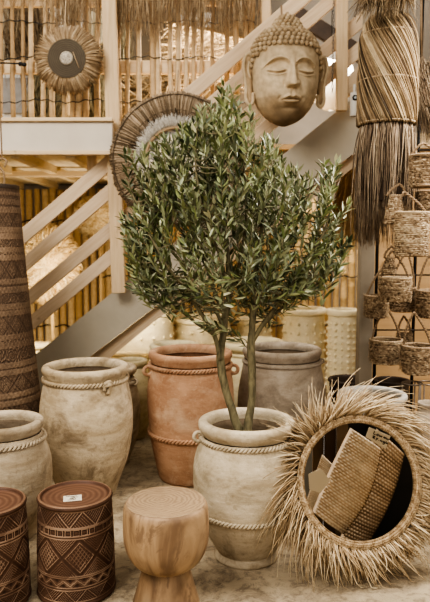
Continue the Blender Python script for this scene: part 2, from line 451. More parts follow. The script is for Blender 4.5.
def woven_disc():
    c = P(68, 60, 4.86); px = 4.95/F; t = thing('woven_wall_disc', 'round straw disc with grey-brown centre hung on the stick fence', 'wall decoration', c)
    g = np.random.default_rng(5)
    n = 1100; a = g.uniform(0, TAU, n); r1 = (31+g.normal(0, 1.0, n))*px; r0 = g.uniform(13, 17, n)*px
    d = np.stack([np.cos(a), np.zeros(n), np.sin(a)], -1)
    p0 = c+d*r0[:, None]+[0, -.03, 0]; p1 = c+d*r1[:, None]+np.stack([g.normal(0, .008, n), .02+0*a, g.normal(0, .008, n)], -1)
    bow = np.stack([0*a, -.02+g.normal(0, .006, n), 0*a], -1)
    MB().tubes(strand_paths(p0, p1, bow, 5), np.linspace(1, .6, 5)[None]*g.uniform(.003, .0055, n)[:, None], 3, g.uniform(.15, .9, n)).build('straw_brim', thatch_mat, t)
    m = MB()
    for k in range(14):
        rr = (5.5+k*.92)*px; th = np.linspace(0, TAU, 60)[:-1]
        m.tubes(np.stack([c[0]+rr*np.cos(th), c[1]-.045+0*th+.0012*np.sin(th*30+k), c[2]+rr*np.sin(th)], -1), .0048, 5, .1+.25*(k % 2)+0*th.mean(), ref=(0, 1, 0), closed=True)
    m.build('coiled_centre', M_fibre('grey_brown_coil', '#4d4234', '#7b6c56', '#94846a', .8), t)
    m = MB()
    prof = [(0, 0), (6.2*px, .002), (6.4*px, .008), (5*px, .014), (0, .018)]
    V = MB().lathe(prof, (0, 0, 0), 28); vv = np.concatenate(V.v); vv = np.stack([vv[:, 0], -vv[:, 2], vv[:, 1]], -1)+c+[0, -.045, 0]
    m.add(vv, np.concatenate(V.q), None, 1.); m.build('pale_knob', M_plain('pale_knob_shell', '#c9bba2', .7, 0, '#6d5f4c', 90, .9, .4), t)
    MB().tubes(np.array([P(73, 52, 4.8), P(76, 60, 4.8), P(79, 68, 4.8)]), .003, 5, .7).build('cord', thatch_mat, t)
    MB().tubes(np.array([P(66, -6, 4.95), P(65, 20, 4.86), P(67, 32, 4.8)]), .004, 5, .7).build('cord', thatch_mat, t)
woven_disc()
# little black cable light on the left
t = thing('cable_lamp', 'small black lamp head on a black rod crossing the stick fence', 'lamp', P(0, 63, 5.1))
MB().tubes(np.array([P(-25, 63, 5.13), P(5, 63, 5.11), P(22, 64, 5.1)]), .006, 6).build('rod', black_metal, t)
MB().tubes(np.array([P(20, 62.5, 5.1), P(21, 65.5, 5.1)]), .016, 10).build('lamp_head', black_metal, t); MB().ball(P(24, 64.5, 5.08), (.022, .016, .016)).build('bulb_cap', black_metal, t)

# things beyond the stick fence
def gallery_back():
    g = np.random.default_rng(8)
    structure(MB().box((-1.2, 7.0, zt-.12), (4.4, 3.4, .04)).build('trim_4', wood_palex, smooth=False, loc=(-1.2, 7.0, zt-.12)))
    # heaps of dried palm leaves
    m_palm = M_fibre('dry_palm', '#4d3a22', '#8a6f46', '#b3966a', .8)
    m_pampas = M_fibre('pampas_green_grey', '#4f4630', '#7d7152', '#a59874', .85)
    def heap(name, label, cx, cy, wx, wy, Y, n, L, mat, ang, spread, grp=None, rad=.007):
        c = P(cx, cy, Y); t = thing(name, label, 'dried foliage', c, grp); px = Y/F
        s = np.stack([g.uniform(-wx, wx, n)*px, g.uniform(-.15, .15, n), g.uniform(-wy, wy, n)*px], -1)+c
        a = g.normal(ang, spread, n); d = np.stack([np.cos(a), g.normal(0, .1, n), np.sin(a)], -1)*(g.uniform(.5, 1, n)*L)[:, None]
        bow = np.stack([0*a, 0*a, g.uniform(-.03, .05, n)], -1)
        MB().tubes(strand_paths(s-d/2, s+d/2, bow, 5), np.array([.3, 1, 1, .8, .2])[None]*g.uniform(.5, 1, n)[:, None]*rad, 3, g.uniform(0, 1, n)).build('dry_leaves', mat, t)
        MB().tubes(np.array([c-[0, 0, wy*px+.3], c]), .03, 6, .4).build('stem', mat, t)
    heap('dried_palm_leaves', 'heap of dried palm leaves behind the stick fence beside the carved head', 208, 60, 38, 30, 6.3, 500, .55, m_palm, .35, .5)
    heap('dried_palm_leaves', 'dried palm leaf heap behind the fence above the round thatched wheel', 145, 95, 30, 22, 6.5, 350, .45, m_palm, .1, .6)
    heap('dried_palm_leaves', 'upright brown dried leaves behind the fence left of the straw disc', 30, 35, 24, 28, 6.6, 260, .6, M_fibre('dark_palm', '#4a3826', '#7d6445', '#ab9470', .8), 1.7, .25)
    heap('pampas_bunch', 'grey-green dried grass bunch behind the straw disc on the gallery', 46, 100, 14, 22, 6.2, 300, .5, m_pampas, 1.45, .3)
    heap('pampas_bunch', 'grey-green dried grass bunch just left of the tall pine post', 96, 88, 11, 26, 6.2, 300, .5, m_pampas, 1.65, .3)
    heap('pampas_bunch', 'green-grey dried grass bunch behind the pine post top', 122, 60, 8, 40, 6.6, 240, .5, m_pampas, 1.5, .3)
    # cream and grey cloths, boxes and a frame
    t = thing('picture_frame', 'white framed grey picture behind the stick fence at far left', 'picture', P(16, 98, 6.6))
    MB().box(P(16, 98, 6.6), (.42, .03, .5), None, 1., .005).build('frame', M_plain('white_frame', '#cfc9bd', .5), t, smooth=False)
    MB().box(P(17, 96, 6.57)+[0, -.01, 0], (.28, .03, .34), None, 1., .003).build('picture_panel', M_plain('grey_print', '#8d8780', .5, 0, '#6f6962', 12, .7), t, smooth=False)
    def hang(x, y, w, h, Y, col, label, grp=None):
        c = P(x, y, Y); px = Y/F; A, B = 14, 30
        u = np.linspace(-.5, .5, B); v = np.linspace(-.5, .5, A)
        V = np.zeros((A, B, 3)); ph = g.uniform(0, 6)
        V[..., 0] = c[0]+(u*w*px)[None]*(1+.08*np.sin(v*5+ph))[:, None]; V[..., 2] = c[2]+(v*h*px)[:, None]
        V[..., 1] = c[1]+.04*np.sin(u*22+ph)[None]*(1-.5*v)[:, None]
        o = MB().grid(V).build('hanging_cloth', M_plain('cloth_'+col[1:], col, .9, 0, None), loc=c)
        md = o.modifiers.new('thick', 'SOLIDIFY'); md.thickness = .01
        tag(o, label, 'cloth', grp)
    hang(65, 20, 36, 26, 7.2, '#c9c2b4', 'pale grey cloth hanging behind the fence above the straw disc')
    hang(196, 24, 30, 22, 7.2, '#b9b2a6', 'light grey cloth hanging high behind fence right of the post')
    hang(95, 28, 16, 30, 7.3, '#c5b795', 'cream cloth strip behind the fence left of the pine post')
    hang(2, 35, 14, 70, 7.3, '#a89a80', 'beige cloth hanging behind the fence at the left edge')
    for k, (x, y, w, h, c, lb) in enumerate([(60, 102, 22, 16, '#d8b987', 'tan cardboard box on the gallery below the straw disc'), (56, 87, 12, 10, '#e3d3ae', 'cream box perched on the gallery just under the straw disc')]):
        c0 = P(x, y, 6.9); top_ = c0[2]+h/F*6.9/2; zb_ = zt-.1 if k == 0 else c0[2]-h/F*6.9/2; c0[2] = (top_+zb_)/2; o = MB().box(c0, (w/F*6.9, .2, top_-zb_), None, 1., .01).build('storage_box', M_plain('box_'+c[1:], c, .8, 0, '#a98a5a', 5, .3), smooth=False, loc=c0); tag(o, lb, 'box')
gallery_back()

# upper right background: dark beam, round white shade
t = MB().bar(P(296, 14, 7.5), P(372, 62, 7.5), .17, .08, (0, 1, 0)).build('dark_beam', dark_wood, smooth=False, loc=P(330, 36, 7.5)); tag(t, 'dark sloping beam on the grey wall behind the carved head', 'beam')
def round_shade():
    c = P(331, 80, 6.5); t = thing('hanging_lantern', 'white round hanging lantern just right of the carved stone head', 'lantern', c)
    px = 6.5/F; pr = smooth_prof([(.02, 33*px), (10*px, 31*px), (19*px, 16*px), (22*px, 0), (18*px, -17*px), (8*px, -27*px), (.02, -29*px)], 6)
    MB().lathe(pr, c, 36, wob=.006).build('shade', M_plain('white_linen', '#cfc8bb', .8, 0, '#bdb4a4', 4, .5), t)
    MB().tubes(np.array([c+[0, 0, 33*px], c+[0, 0, 1.2]]), .004, 5).build('cord', black_metal, t)
round_shade()
def chain(px, y0, y1, Y, label, r=.011, name='hanging_chain'):
    a = P(px, y0, Y); b = P(px, y1, Y); L = a[2]-b[2]; n = int(L/(r*2.4)); m = MB(); th = np.arange(10)*TAU/10
    for i in range(n):
        z = a[2]-(i+.5)*L/n; d = (1, 0) if i % 2 else (0, 1)
        m.tubes(np.stack([a[0]+r*.6*np.cos(th)*d[0], Y+r*.6*np.cos(th)*d[1], z+r*1.5*np.sin(th)], -1), r*.2, 4, ref=(d[1], d[0], 0), closed=True)
    o = m.build(name, M_plain('steel_'+str(px), '#6e6a64', .4, .8), loc=b); tag(o, label, 'chain')
chain(334, -8, 92, 5.0, 'thin steel chain hanging beside the carved head near the post')
def spotlight():
    c = P(354.5, 104, 4.9); t = thing('spotlight', 'white cylindrical spotlight with black lens beside the reed bundle', 'spotlight', c); px = 4.9/F
    wm = M_plain('white_enamel', '#c4bcae', .5)
    MB().lathe([(.001, -12*px), (4*px, -12*px), (4.4*px, -11*px), (4.4*px, 9*px), (4*px, 10.5*px), (.001, 11*px)], c, 24).build('housing', wm, t)
    MB().ball(c+[-.002, -4.0*px, 5*px], (3*px, 1.2*px, 3*px)).build('lens', black_metal, t)
    MB().ball(c+[-.002, -5.2*px, 5*px], (1.4*px, .5*px, 1.4*px)).build('lens_glint', M_plain('lens_glint_grey', '#9aa0a0', .2), t)  # pale ball painted in as the glint on the lens
    MB().bar(c+[0, 0, 10*px], c+[0.01, .06, 20*px], .02, .02).build('bracket', wm, t)
spotlight()

# ------------------------------------------------------------------ round thatched wheel behind the tree
def thatch_wheel():
    Y = 4.78; c = P(177, 160, Y); px = Y/F*.985
    t = thing('thatched_wheel', 'large round thatched wheel with shaggy pale inner ring behind the olive crown', 'wall decoration', c)
    g = np.random.default_rng(31)
    n = 1500; a = g.uniform(0, TAU, n); d = np.stack([np.cos(a), 0*a, np.sin(a)], -1)
    p0 = c+d*(40*px); r1 = (66+g.normal(0, .6, n)+.5*np.sin(a*9))*px
    p1 = c+d*r1[:, None]+[0, -.01, 0]
    MB().tubes(strand_paths(p0, p1, np.stack([0*a, -.045+g.normal(0, .006, n), 0*a], -1), 5), g.uniform(.0035, .006, n)[:, None]*np.ones((1, 5)), 3, g.uniform(0, .75, n)).build('thatch_ring', M_fibre('grey_thatch', '#6d5840', '#a58b6a', '#cbb291', .8), t)
    m_bind = M_fibre('dark_binding', '#3d2f20', '#7d664a', '#a88e6a', .8)
    for k, (r, ti) in enumerate(((48, .35), (58, .6), (63, .2))):
        th = np.arange(90)*TAU/90; MB().tubes(np.stack([c[0]+r*px*np.cos(th), c[1]-.045+.004*np.sin(th*40)+.004*k, c[2]+r*px*np.sin(th)], -1), .005, 5, ti, ref=(0, 1, 0), closed=True).build('binding_hoop', m_bind, t)
    m = MB()
    for aa in np.linspace(0, TAU, 11)[:-1]+.3:
        m.bar(c+np.array([math.cos(aa)*38*px, -.055, math.sin(aa)*38*px]), c+np.array([math.cos(aa+.06)*64*px, -.03, math.sin(aa+.06)*64*px]), .008, .008, (0, 1, 0), 0.)
    m.build('binding', m_bind, t)
    n = 2200; a = g.uniform(0, TAU, n); d = np.stack([np.cos(a), 0*a, np.sin(a)], -1); r1 = g.uniform(36, 44, n)*px
    p0 = c+d*(31*px)+[0, -.02, 0]; p1 = c+d*r1[:, None]+np.stack([g.normal(0, .01, n), g.uniform(-.07, -.02, n), g.normal(0, .01, n)], -1)
    MB().tubes(strand_paths(p0, p1, np.stack([0*a, 0*a-.01, 0*a], -1), 4), np.array([1, 1, .8, .4])[None]*.0028*np.ones((n, 1)), 3, g.uniform(.3, 1, n)).build('shaggy_ring', M_fibre('white_fluff', '#a39682', '#cdc2b0', '#e8e0d0', .9), t)
    m = MB(); th = np.arange(80)*TAU/80
    m.tubes(np.stack([c[0]+31*px*np.cos(th), c[1]-.03+0*th, c[2]+31*px*np.sin(th)], -1), .012, 8, .4, ref=(0, 1, 0), closed=True); m.build('inner_hoop', thatch_mat, t)
    vv = MB().lathe([(.001, 0), (31*px, 0)], (0, 0, 0), 48); v = np.concatenate(vv.v); v = np.stack([v[:, 0], 0*v[:, 0], v[:, 1]], -1)+c+[0, .0, 0]
    MB().tubes(np.array([c+[0, .02, 60*px], c+[0, .12, 75*px], c+[0, .22, 95*px]]), .006, 6, .3).build('hanging_cord', thatch_mat, t)
    tt = NT('crackle_panel'); vr = tt.n('ShaderNodeTexVoronoi', feature='DISTANCE_TO_EDGE'); vr.inputs['Scale'].default_value = 14; tt.l(tt.coords(), vr.inputs['Vector'])
    e = tt.ramp(vr.outputs['Distance'], .05, .12); tt.l(tt.mix(e, lin('#8a857c'), lin('#dccbb0')), tt.b.inputs['Base Color']); tt.b.inputs['Roughness'].default_value = .8
    m = MB(); m.add(v, np.concatenate(vv.q)); m.build('mosaic_panel', tt.m, t, smooth=False)
thatch_wheel()

# ------------------------------------------------------------------ blond raffia things under the stairs
def raffia_parasol(cx, cy, rx, ry, Y, label, ti, n=900, ang=None, name='raffia_bundle'):
    c = P(cx, cy, Y); px = Y/F; g = np.random.default_rng(int(cx)); t = thing(name, label, 'raffia', (c[0], Y, 0))
    a = g.uniform(0, TAU, n) if ang is None else g.uniform(*ang, n)
    d = np.stack([np.cos(a)*rx, g.normal(0, 2, n), np.sin(a)*ry], -1)*px
    r0 = g.uniform(0, .75, n)[:, None]; r1 = np.minimum(r0+g.uniform(.2, .5, n)[:, None], 1.)
    p0 = c+d*r0+[0, -.14, 0]*(1-r0**2); p1 = c+d*r1+[0, -.14, 0]*(1-r1**2)
    bow = np.stack([-np.sin(a), 0*a, np.cos(a)], -1)*(.035+g.normal(0, .02, n))[:, None]
    MB().tubes(strand_paths(p0, p1, bow, 6), np.array([.6, 1, 1, 1, .8, .3])[None]*g.uniform(.006, .012, n)[:, None], 3, np.clip(g.normal(ti, .25, n), 0, 1)).build('raffia_strands', raffia_mat, t)
    vv = MB().lathe([(.001, 0), (.8, .03), (.85, .05)], (0, 0, 0), 32); v = np.concatenate(vv.v); v = np.stack([v[:, 0]*rx*px, v[:, 2], v[:, 1]*ry*px], -1)+c
    m = MB(); m.add(v, np.concatenate(vv.q), None, .5); m.build('backing', raffia_mat, t)
    MB().tubes(np.array([(c[0], Y+.05, 0), (c[0], Y+.05, c[2])]), .02, 8, .4).build('pole', raffia_mat, t)
raffia_parasol(50, 266, 33, 42, 6.6, 'big round blond raffia wheel behind the lower stair boards', .6, 1500, name='raffia_disc')
raffia_parasol(99, 217, 27, 22, 7.3, 'cream fringed raffia parasol high behind the second stair board', .9, 1300, name='raffia_parasol')
# small cream stack at the foot of the bamboo
c = P(36, 352, 6.3); t = MB()
for k in range(4): t.lathe([(.001, k*.055), (.15, k*.055), (.16, k*.055+.02), (.15, k*.055+.045), (.001, k*.055+.05)], (c[0], 6.3, .0+.28), 24, wob=.02, seed=k)
t.lathe([(.13, 0), (.13, .28)], (c[0], 6.3, 0), 20)
tag(t.build('cushion_stand', clay_cream, loc=(c[0], 6.3, 0)), 'cream round stacked pouf behind the foot of the stairs', 'pouf')

# ------------------------------------------------------------------ urns
def rope_ring(m, c, R, z, r=.008, k=None, tint=1., a0=0, a1=TAU, sag=0.):
    k = k or int(R*TAU/(r*3.6)); n = k*10; full = abs(a1-a0-TAU) < 1e-6
    th = np.linspace(a0, a1, n, endpoint=not full)
    for ph in (0, PI):
        rr = R+r*.6*np.cos(k*th+ph); zz = z+r*.75*np.sin(k*th+ph)
        m.tubes(np.stack([c[0]+rr*np.cos(th), c[1]+rr*np.sin(th), c[2]+zz], -1), r*.62, 6, tint, ref=(0, 0, 1), closed=full)
def prof_r(prof, z):
    """outer radius at height z (outer side comes first in the profile)"""
    k = int(np.argmax(prof[:, 1])); a = prof[:k+1]; return float(np.interp(z, a[:, 1], a[:, 0]))
def urn(label, px, py, Y, Rrim, H, Rmax, zmax, Rbase, mat, inner, ropes=(), lugs=(), lip=.028, neck=.88, name='clay_urn', group=None, foot=None, soil=None, knot=None, segs=96, ropemat=None, x=None):
    c = P(px, py, Y); c = np.array([c[0] if x is None else x, Y, 0.])
    Rn = Rrim*neck
    if foot: low = [(foot, 0), (foot*1.02, .012), (foot*.96, .032), (Rbase*.98, .042), (Rbase*1.12, .075)]
    else: low = [(Rbase*.97, 0), (Rbase, .01), (Rbase*1.05, .04)]
    hN = H-lip*2.6
    pts = low+[(Rbase+(Rmax-Rbase)*.72, zmax*.5), (Rmax*.985, zmax*.82), (Rmax, zmax), (Rn+(Rmax-Rn)*.88, zmax+(hN-zmax)*.36), (Rn+(Rmax-Rn)*.36, zmax+(hN-zmax)*.76), (Rn, hN-.005)]
    body = smooth_prof(pts, 7)
    lipp = [(Rn-.002, hN), (Rn, hN+.004), (Rrim-lip*.25, H-lip*1.75), (Rrim, H-lip*.95), (Rrim-lip*.2, H-lip*.25), (Rrim-lip*.85, H), (Rrim-lip*1.6, H-lip*.2), (Rrim-lip*1.95, H-lip*.9), (Rrim-lip*1.9, H-lip*1.9)]
    lp = smooth_prof(lipp, 5)
    t = thing(name, label, 'urn', c, group)
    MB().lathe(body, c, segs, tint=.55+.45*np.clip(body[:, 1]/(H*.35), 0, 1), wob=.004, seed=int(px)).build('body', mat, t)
    inn = smooth_prof([(Rrim-lip*1.9, H-lip*1.9), (Rn-lip, hN-.02), (Rmax*.9, zmax), (Rbase*.9, .04), (.001, .035)], 6)
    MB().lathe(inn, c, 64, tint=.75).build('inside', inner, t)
    MB().lathe(lp, c, segs, wob=.003, seed=int(px)+1).build('rim', mat, t)
    for z, r in ropes:
        m = MB(); rope_ring(m, c, prof_r(body, z)+r*.35, z, r); m.build('rope_band', ropemat or mat, t)
    for ang, z, s in lugs:
        R = prof_r(body, z); a = math.radians(ang); d = np.array([math.cos(a), math.sin(a), 0]); th = np.linspace(0, TAU, 17)[:-1]
        m = MB(); pts = c+d*(R+s*.75)+np.stack([d[0]*np.cos(th)*s, d[1]*np.cos(th)*s, z+np.sin(th)*s], -1)
        m.tubes(pts, s*.42, 8, 1., ref=(-d[1], d[0], 0), closed=True)
        m.ball(c+d*(R+s*.1)+[0, 0, z-s*1.2], s*.5); m.ball(c+d*(R+s*.1)+[0, 0, z+s*1.0], s*.5)
        m.build('lug', mat, t)
    if knot:
        ang, z = knot; a = math.radians(ang); R = prof_r(body, z)+.012; d = np.array([math.cos(a), math.sin(a), 0]); s = np.array([-d[1], d[0], 0])
        m = MB(); b = c+d*R+[0, 0, z]
        m.tubes(spline([b+s*-.02, b+d*.015+[0, 0, .012], b+s*.02, b+s*.012+[0, 0, -.02], b+[0, 0, -.05]]), .012, 8)
        m.tubes(spline([b+s*.02, b+d*.02+[0, 0, -.004], b-s*.016+[0, 0, -.016], b-s*.02+[0, 0, -.038]]), .0105, 8); m.ball(b+[0, 0, -.052], .014); m.ball(b+d*.012, .018)
        m.build('knot', mat, t)
    if soil:
        V = MB(); V.lathe([(.001, soil+.01), (Rrim*.5, soil+.006), (Rn*.99, soil)], c, 48, wob=.0)
        V.build('soil', M_plain('soil_moss', '#4d4232', .95, 0, '#6d6148', 30, .8, .8), t)
    return t, c, body

# main pot under the tree
POT = P(247, 421, 2.98)
urn('pale clay urn with twisted rope bands, holding the olive tree', 247, 421, 2.98, .228, .665, .252, .40, .146, clay_pale, clay_inner,
    ropes=((.580, .0098), (.245, .0098)), lugs=((188, .588, .022), (10, .588, .022)), lip=.026, neck=.92, foot=.150, soil=.55, segs=128)
urn('large beige clay urn with rope and knot below its rim, behind the carved stools', 85.5, 366, 3.75, .250, .775, .272, .45, .168, clay_beige, clay_inner,
    ropes=((.694, .0115),), knot=(-50, .70), lip=.027, neck=.945)
urn('weathered beige urn cut by the left edge, beside the carved drum', 3, 423, 3.2, .200, .60, .235, .33, .15, clay_left, clay_inner,
    ropes=((.505, .011),), lip=.024, neck=.93)
urn('reddish terracotta urn with rope bands behind the olive tree pot', 190.5, 352, 4.02, .262, .812, .272, .50, .20, clay_terra, clay_terra_in,
    ropes=((.722, .0115), (.30, .0125)), lugs=((200, .70, .026), (-10, .70, .026)), lip=.027, neck=.95)
urn('greyish clay urn with thin rope line, right of the tree trunks', 282, 351, 4.35, .268, .775, .300, .34, .24, clay_grey, clay_inner,
    ropes=((.68, .008),), lugs=((-12, .69, .014),), lip=.027, neck=.95)
urn('beige urn with lug peeking out behind the large knotted urn', 106, 371, 4.28, .205, .66, .225, .36, .15, clay_beige, clay_inner, ropes=((.56, .009),), lugs=((-15, .565, .02),), lip=.024)
urn('olive-brown urn between the knotted urn and the terracotta urn', 131, 363, 4.85, .125, .60, .150, .32, .11, clay_olive, clay_inner, lip=.02)
urn('small cream rimmed urn behind the olive-brown urn', 128, 355, 5.75, .20, .475, .23, .28, .14, clay_cream, clay_cream, lip=.024)
urn('wide cream urn with flared rim behind the terracotta urn', 175, 345, 5.05, .20, .69, .21, .45, .15, clay_cream, clay_cream, lip=.026) 
urn('cream urn with wide rim behind the grey urn and trunks', 252, 342, 5.1, .26, .705, .28, .4, .2, clay_cream, clay_cream, ropes=((.61, .009),), lip=.028)

# ------------------------------------------------------------------ studded cream planters
def planter(px, ytop, Y, wpx, label, rows=10, cols=20, sp=None):
    c = P(px, ytop, Y); H = c[2]; R = wpx/2*Y/F*1.03; c = np.array([c[0], Y, 0.])
    t = thing('studded_planter', label, 'planter', c, 'tall studded cream planters along the bamboo screen')
    pr = smooth_prof([(R*.93, 0), (R*.95, .02), (R*.93, H*.5), (R*.92, H-.07), (R*.93, H-.06)], 5)
    lp = smooth_prof([(R*.93, H-.065), (R*1.02, H-.05), (R*1.03, H-.03), (R*.99, H-.006), (R*.9, H), (R*.84, H-.02), (R*.83, H-.2)], 4)
    MB().lathe(lp, c, 48).build('rim', planter_mat, t)
    MB().lathe([(R*.83, H-.2), (.001, H-.22)], c, 32, tint=.3).build('inside', planter_mat, t)
    m = MB()
    for i in range(cols):
        a = TAU*i/cols
        for j in range(rows):
            z = .05+(H-.15)*(j+.5)/rows; s = .018 if i % 2 else .013
            m.ball(c+[R*.935*math.cos(a), R*.935*math.sin(a), z], s, 7, 5)
    m.lathe(pr, c, 48, tint=.8+.2*pr[:, 1]/H); m.build('body', planter_mat, t)
planter(343, 309, 6.3, 31, 'slim studded cream planter just left of the grey post', 11, 14)
planter(304, 308, 6.62, 44, 'wide studded cream planter right of the grey urn', 7, 16)
planter(380, 306, 6.5, 30, 'slim studded cream planter behind the hanging baskets', 11, 14)
planter(139, 302, 6.4, 72, 'broad studded cream planter under the grey stringer', 5, 18)
planter(203, 316, 6.7, 58, 'studded cream planter behind the tree, left of the trunks', 6, 16)
planter(254, 318, 6.9, 36, 'studded cream planter glimpsed between the tree trunks', 8, 14)

# ------------------------------------------------------------------ carved pieces
def hatch_tri(u, v, n):
    """zigzag of hatched triangles; u in turns, v 0..1"""
    x = (u*n) % 1; tri = np.abs(x*2-1)            # 1 at edges, 0 at centre
    d = np.abs(v-tri); edge = d < .055
    up = v < tri
    h1 = np.where(up, (((x*9+v*4.5) % 1) < .34), (((x*9-v*4.5) % 1) < .34))
    inner = np.where(up, (tri-v) > .18, (v-tri) > .18)
    return np.where(edge, .95, np.where(inner & h1, .8, .3))
def squares(u, v, n):
    x = (u*n) % 1; dx = np.abs(x-.5); dy = np.abs(v-.5)
    ring = (np.maximum(dx, dy*.9) < .40) & (np.maximum(dx, dy*.9) > .30)
    return np.where(ring, .95, np.where(np.maximum(dx, dy) < .2, .45, .1))
def diamonds(u, v, n):
    x = np.abs(((u*n) % 1)-.5)*2; y = np.abs(v-.5)*2; d = x+y
    e = np.abs(d-1) < .07; e2 = np.abs(d-.78) < .05
    g1 = (((u*n*9+v*7) % 1) < .34) | (((u*n*9-v*7) % 1) < .34)
    inside = d < .66; outside = d > 1.14
    fret = ((np.floor(d*14) % 2) == 0)
    out = np.where(e, .2, np.where((np.abs(d-.8) < .03) | (np.abs(d-1.17) < .03), .95, .4))
    out = np.where(inside, np.where(g1, .85, .3), out); out = np.where(outside, np.where(fret, .75, .3), out)
    return out
def zigzag(u, v, n):
    x = (u*n) % 1; tri = np.abs(x*2-1)*.6+.2
    d = np.abs(v-tri); dot = (np.hypot((((u*n*1+.0) % 1)-.5)*1.6, (v-.78)) < .16) | (np.hypot((((u*n+.5) % 1)-.5)*1.6, (v-.22)) < .16)
    return np.where(d < .09, 1., np.where(np.abs(d-.2) < .05, .8, np.where(dot, .05, .4)))
def scroll(u, v, n):
    x = ((u*n) % 1)-.5; y = (v-.5)*.9; r = np.hypot(x, y); a = np.arctan2(y, np.where((np.floor(u*n) % 2) == 0, x, -x))
    s = np.sin(r*44-a*2.); leaf = np.sin(a*7+r*26)
    return np.clip(.5+.45*s*.7+.35*leaf*(r > .3), 0, 1)
STOOL_BANDS = [(0, .035, None), (.045, .20, lambda u, v: hatch_tri(u, v, 9)), (.215, .285, lambda u, v: squares(u, v, 30)), (.31, .68, lambda u, v: diamonds(u, v, 7)),
               (.70, .795, lambda u, v: zigzag(u, v, 18)), (.82, .94, lambda u, v: hatch_tri(u, v, 11))]
def carve(bands, u, v, base=.42, groove=.9):
    out = np.full(np.broadcast(u, v).shape, base)
    for a, b, f in bands:
        if f is None: continue
        w = (v-a)/(b-a); ins = (w >= 0) & (w <= 1)
        out = np.where(ins, f(u+0*v, np.clip(w, 0, 1)), out)
        out = np.where((np.abs(v-a) < .006) | (np.abs(v-b) < .006), groove, out)
    return out
stool_mat = M_carved('carved_red_brown', '#2b1a10', '#5e3c26', '#b08c6c')
def carved_stool(px, py, Y, label, tagx, seed):
    c = P(px, py, Y); c[2] = 0; H = .425; Rb = .163; Rt = .152
    t = thing('carved_stool', label, 'stool', c, None)
    A, B = 230, 520
    v = np.linspace(0, 1, A)[:, None]; u = (np.arange(B)/B)[None]
    r = Rt+(Rb-Rt)*v+.004*np.sin(v*PI)
    r = np.where(v < .04, Rt+.004*np.sin(v/.04*PI)+.003, r); r = np.where(v > .955, r+.004*np.sin((v-.955)/.045*PI)+.001, r)
    h = carve(STOOL_BANDS, u+seed*.13, v)
    h = h*np.clip(1.0-.25*((np.sin(u*TAU*3+v*9+seed) > .6)), 0, 1)
    rr = r+(h-.5)*.0035; th = u*TAU
    V = np.stack([c[0]+rr*np.cos(th), c[1]+rr*np.sin(th), H*(1-v)*.985+.003+0*u], -1)[::-1]
    MB().grid(V, True, tint=h[::-1]).build('carved_body', stool_mat, t)
    pr = smooth_prof([(.001, H-.012), (.03, H-.012), (.06, H-.012), (.09, H-.012), (.115, H-.012), (Rt-.016, H-.011), (Rt-.011, H-.004), (Rt-.004, H), (Rt+.003, H-.004), (Rt+.004, H-.014), (Rt-.004, H-.02)], 5)
    tn = np.where(pr[:, 0] > Rt-.006, .95, np.where(pr[:, 0] > Rt-.016, .15, .5+.25*np.sin(pr[:, 0]*260)))
    MB().lathe(pr, c, 96, tint=tn).build('seat', M_carved('red_brown_top', '#4b2f1f', '#744b34', '#98704f', .5) if 'red_brown_top' not in bpy.data.materials else bpy.data.materials['red_brown_top'], t)
    if tagx:
        rot = np.array([[math.cos(.22), -math.sin(.22), 0], [math.sin(.22), math.cos(.22), 0], [0, 0, 1]])
        pc = c+[-.004, -.03, H-.0105]
        s = MB().box(pc, (.076, .062, .0012), rot, 1., .0004).build('price_sticker', M_plain('sticker_paper', '#d9cdb4', .7), t, smooth=False)
        k = MB()
        def ink(pts, w=.0016): k.tubes(spline([pc+rot@np.array([a, b, .0012]) for a, b in pts], 5), w, 5, ref=(0, 0, 1))
        ink([(-.028, .018), (-.014, .020), (0.0, .018), (.02, .021)], .0013)
        ink([(-.008, .006), (.004, .010), (.008, .002), (-.002, -.006), (-.012, -.008), (.006, -.012), (.014, -.008)])
        ink([(.006, .01), (.022, .006)], .0012); ink([(-.02, -.02), (-.004, -.019), (.012, -.022)], .0011)
        k.build('handwriting', M_plain('sticker_ink', '#6d5c48', .7), s)
carved_stool(75, 494, 2.68, 'red-brown carved drum stool bearing a small paper sticker', True, 1)
carved_stool(-13, 503, 2.60, 'red-brown carved drum stool cut off by the left edge', False, 3)

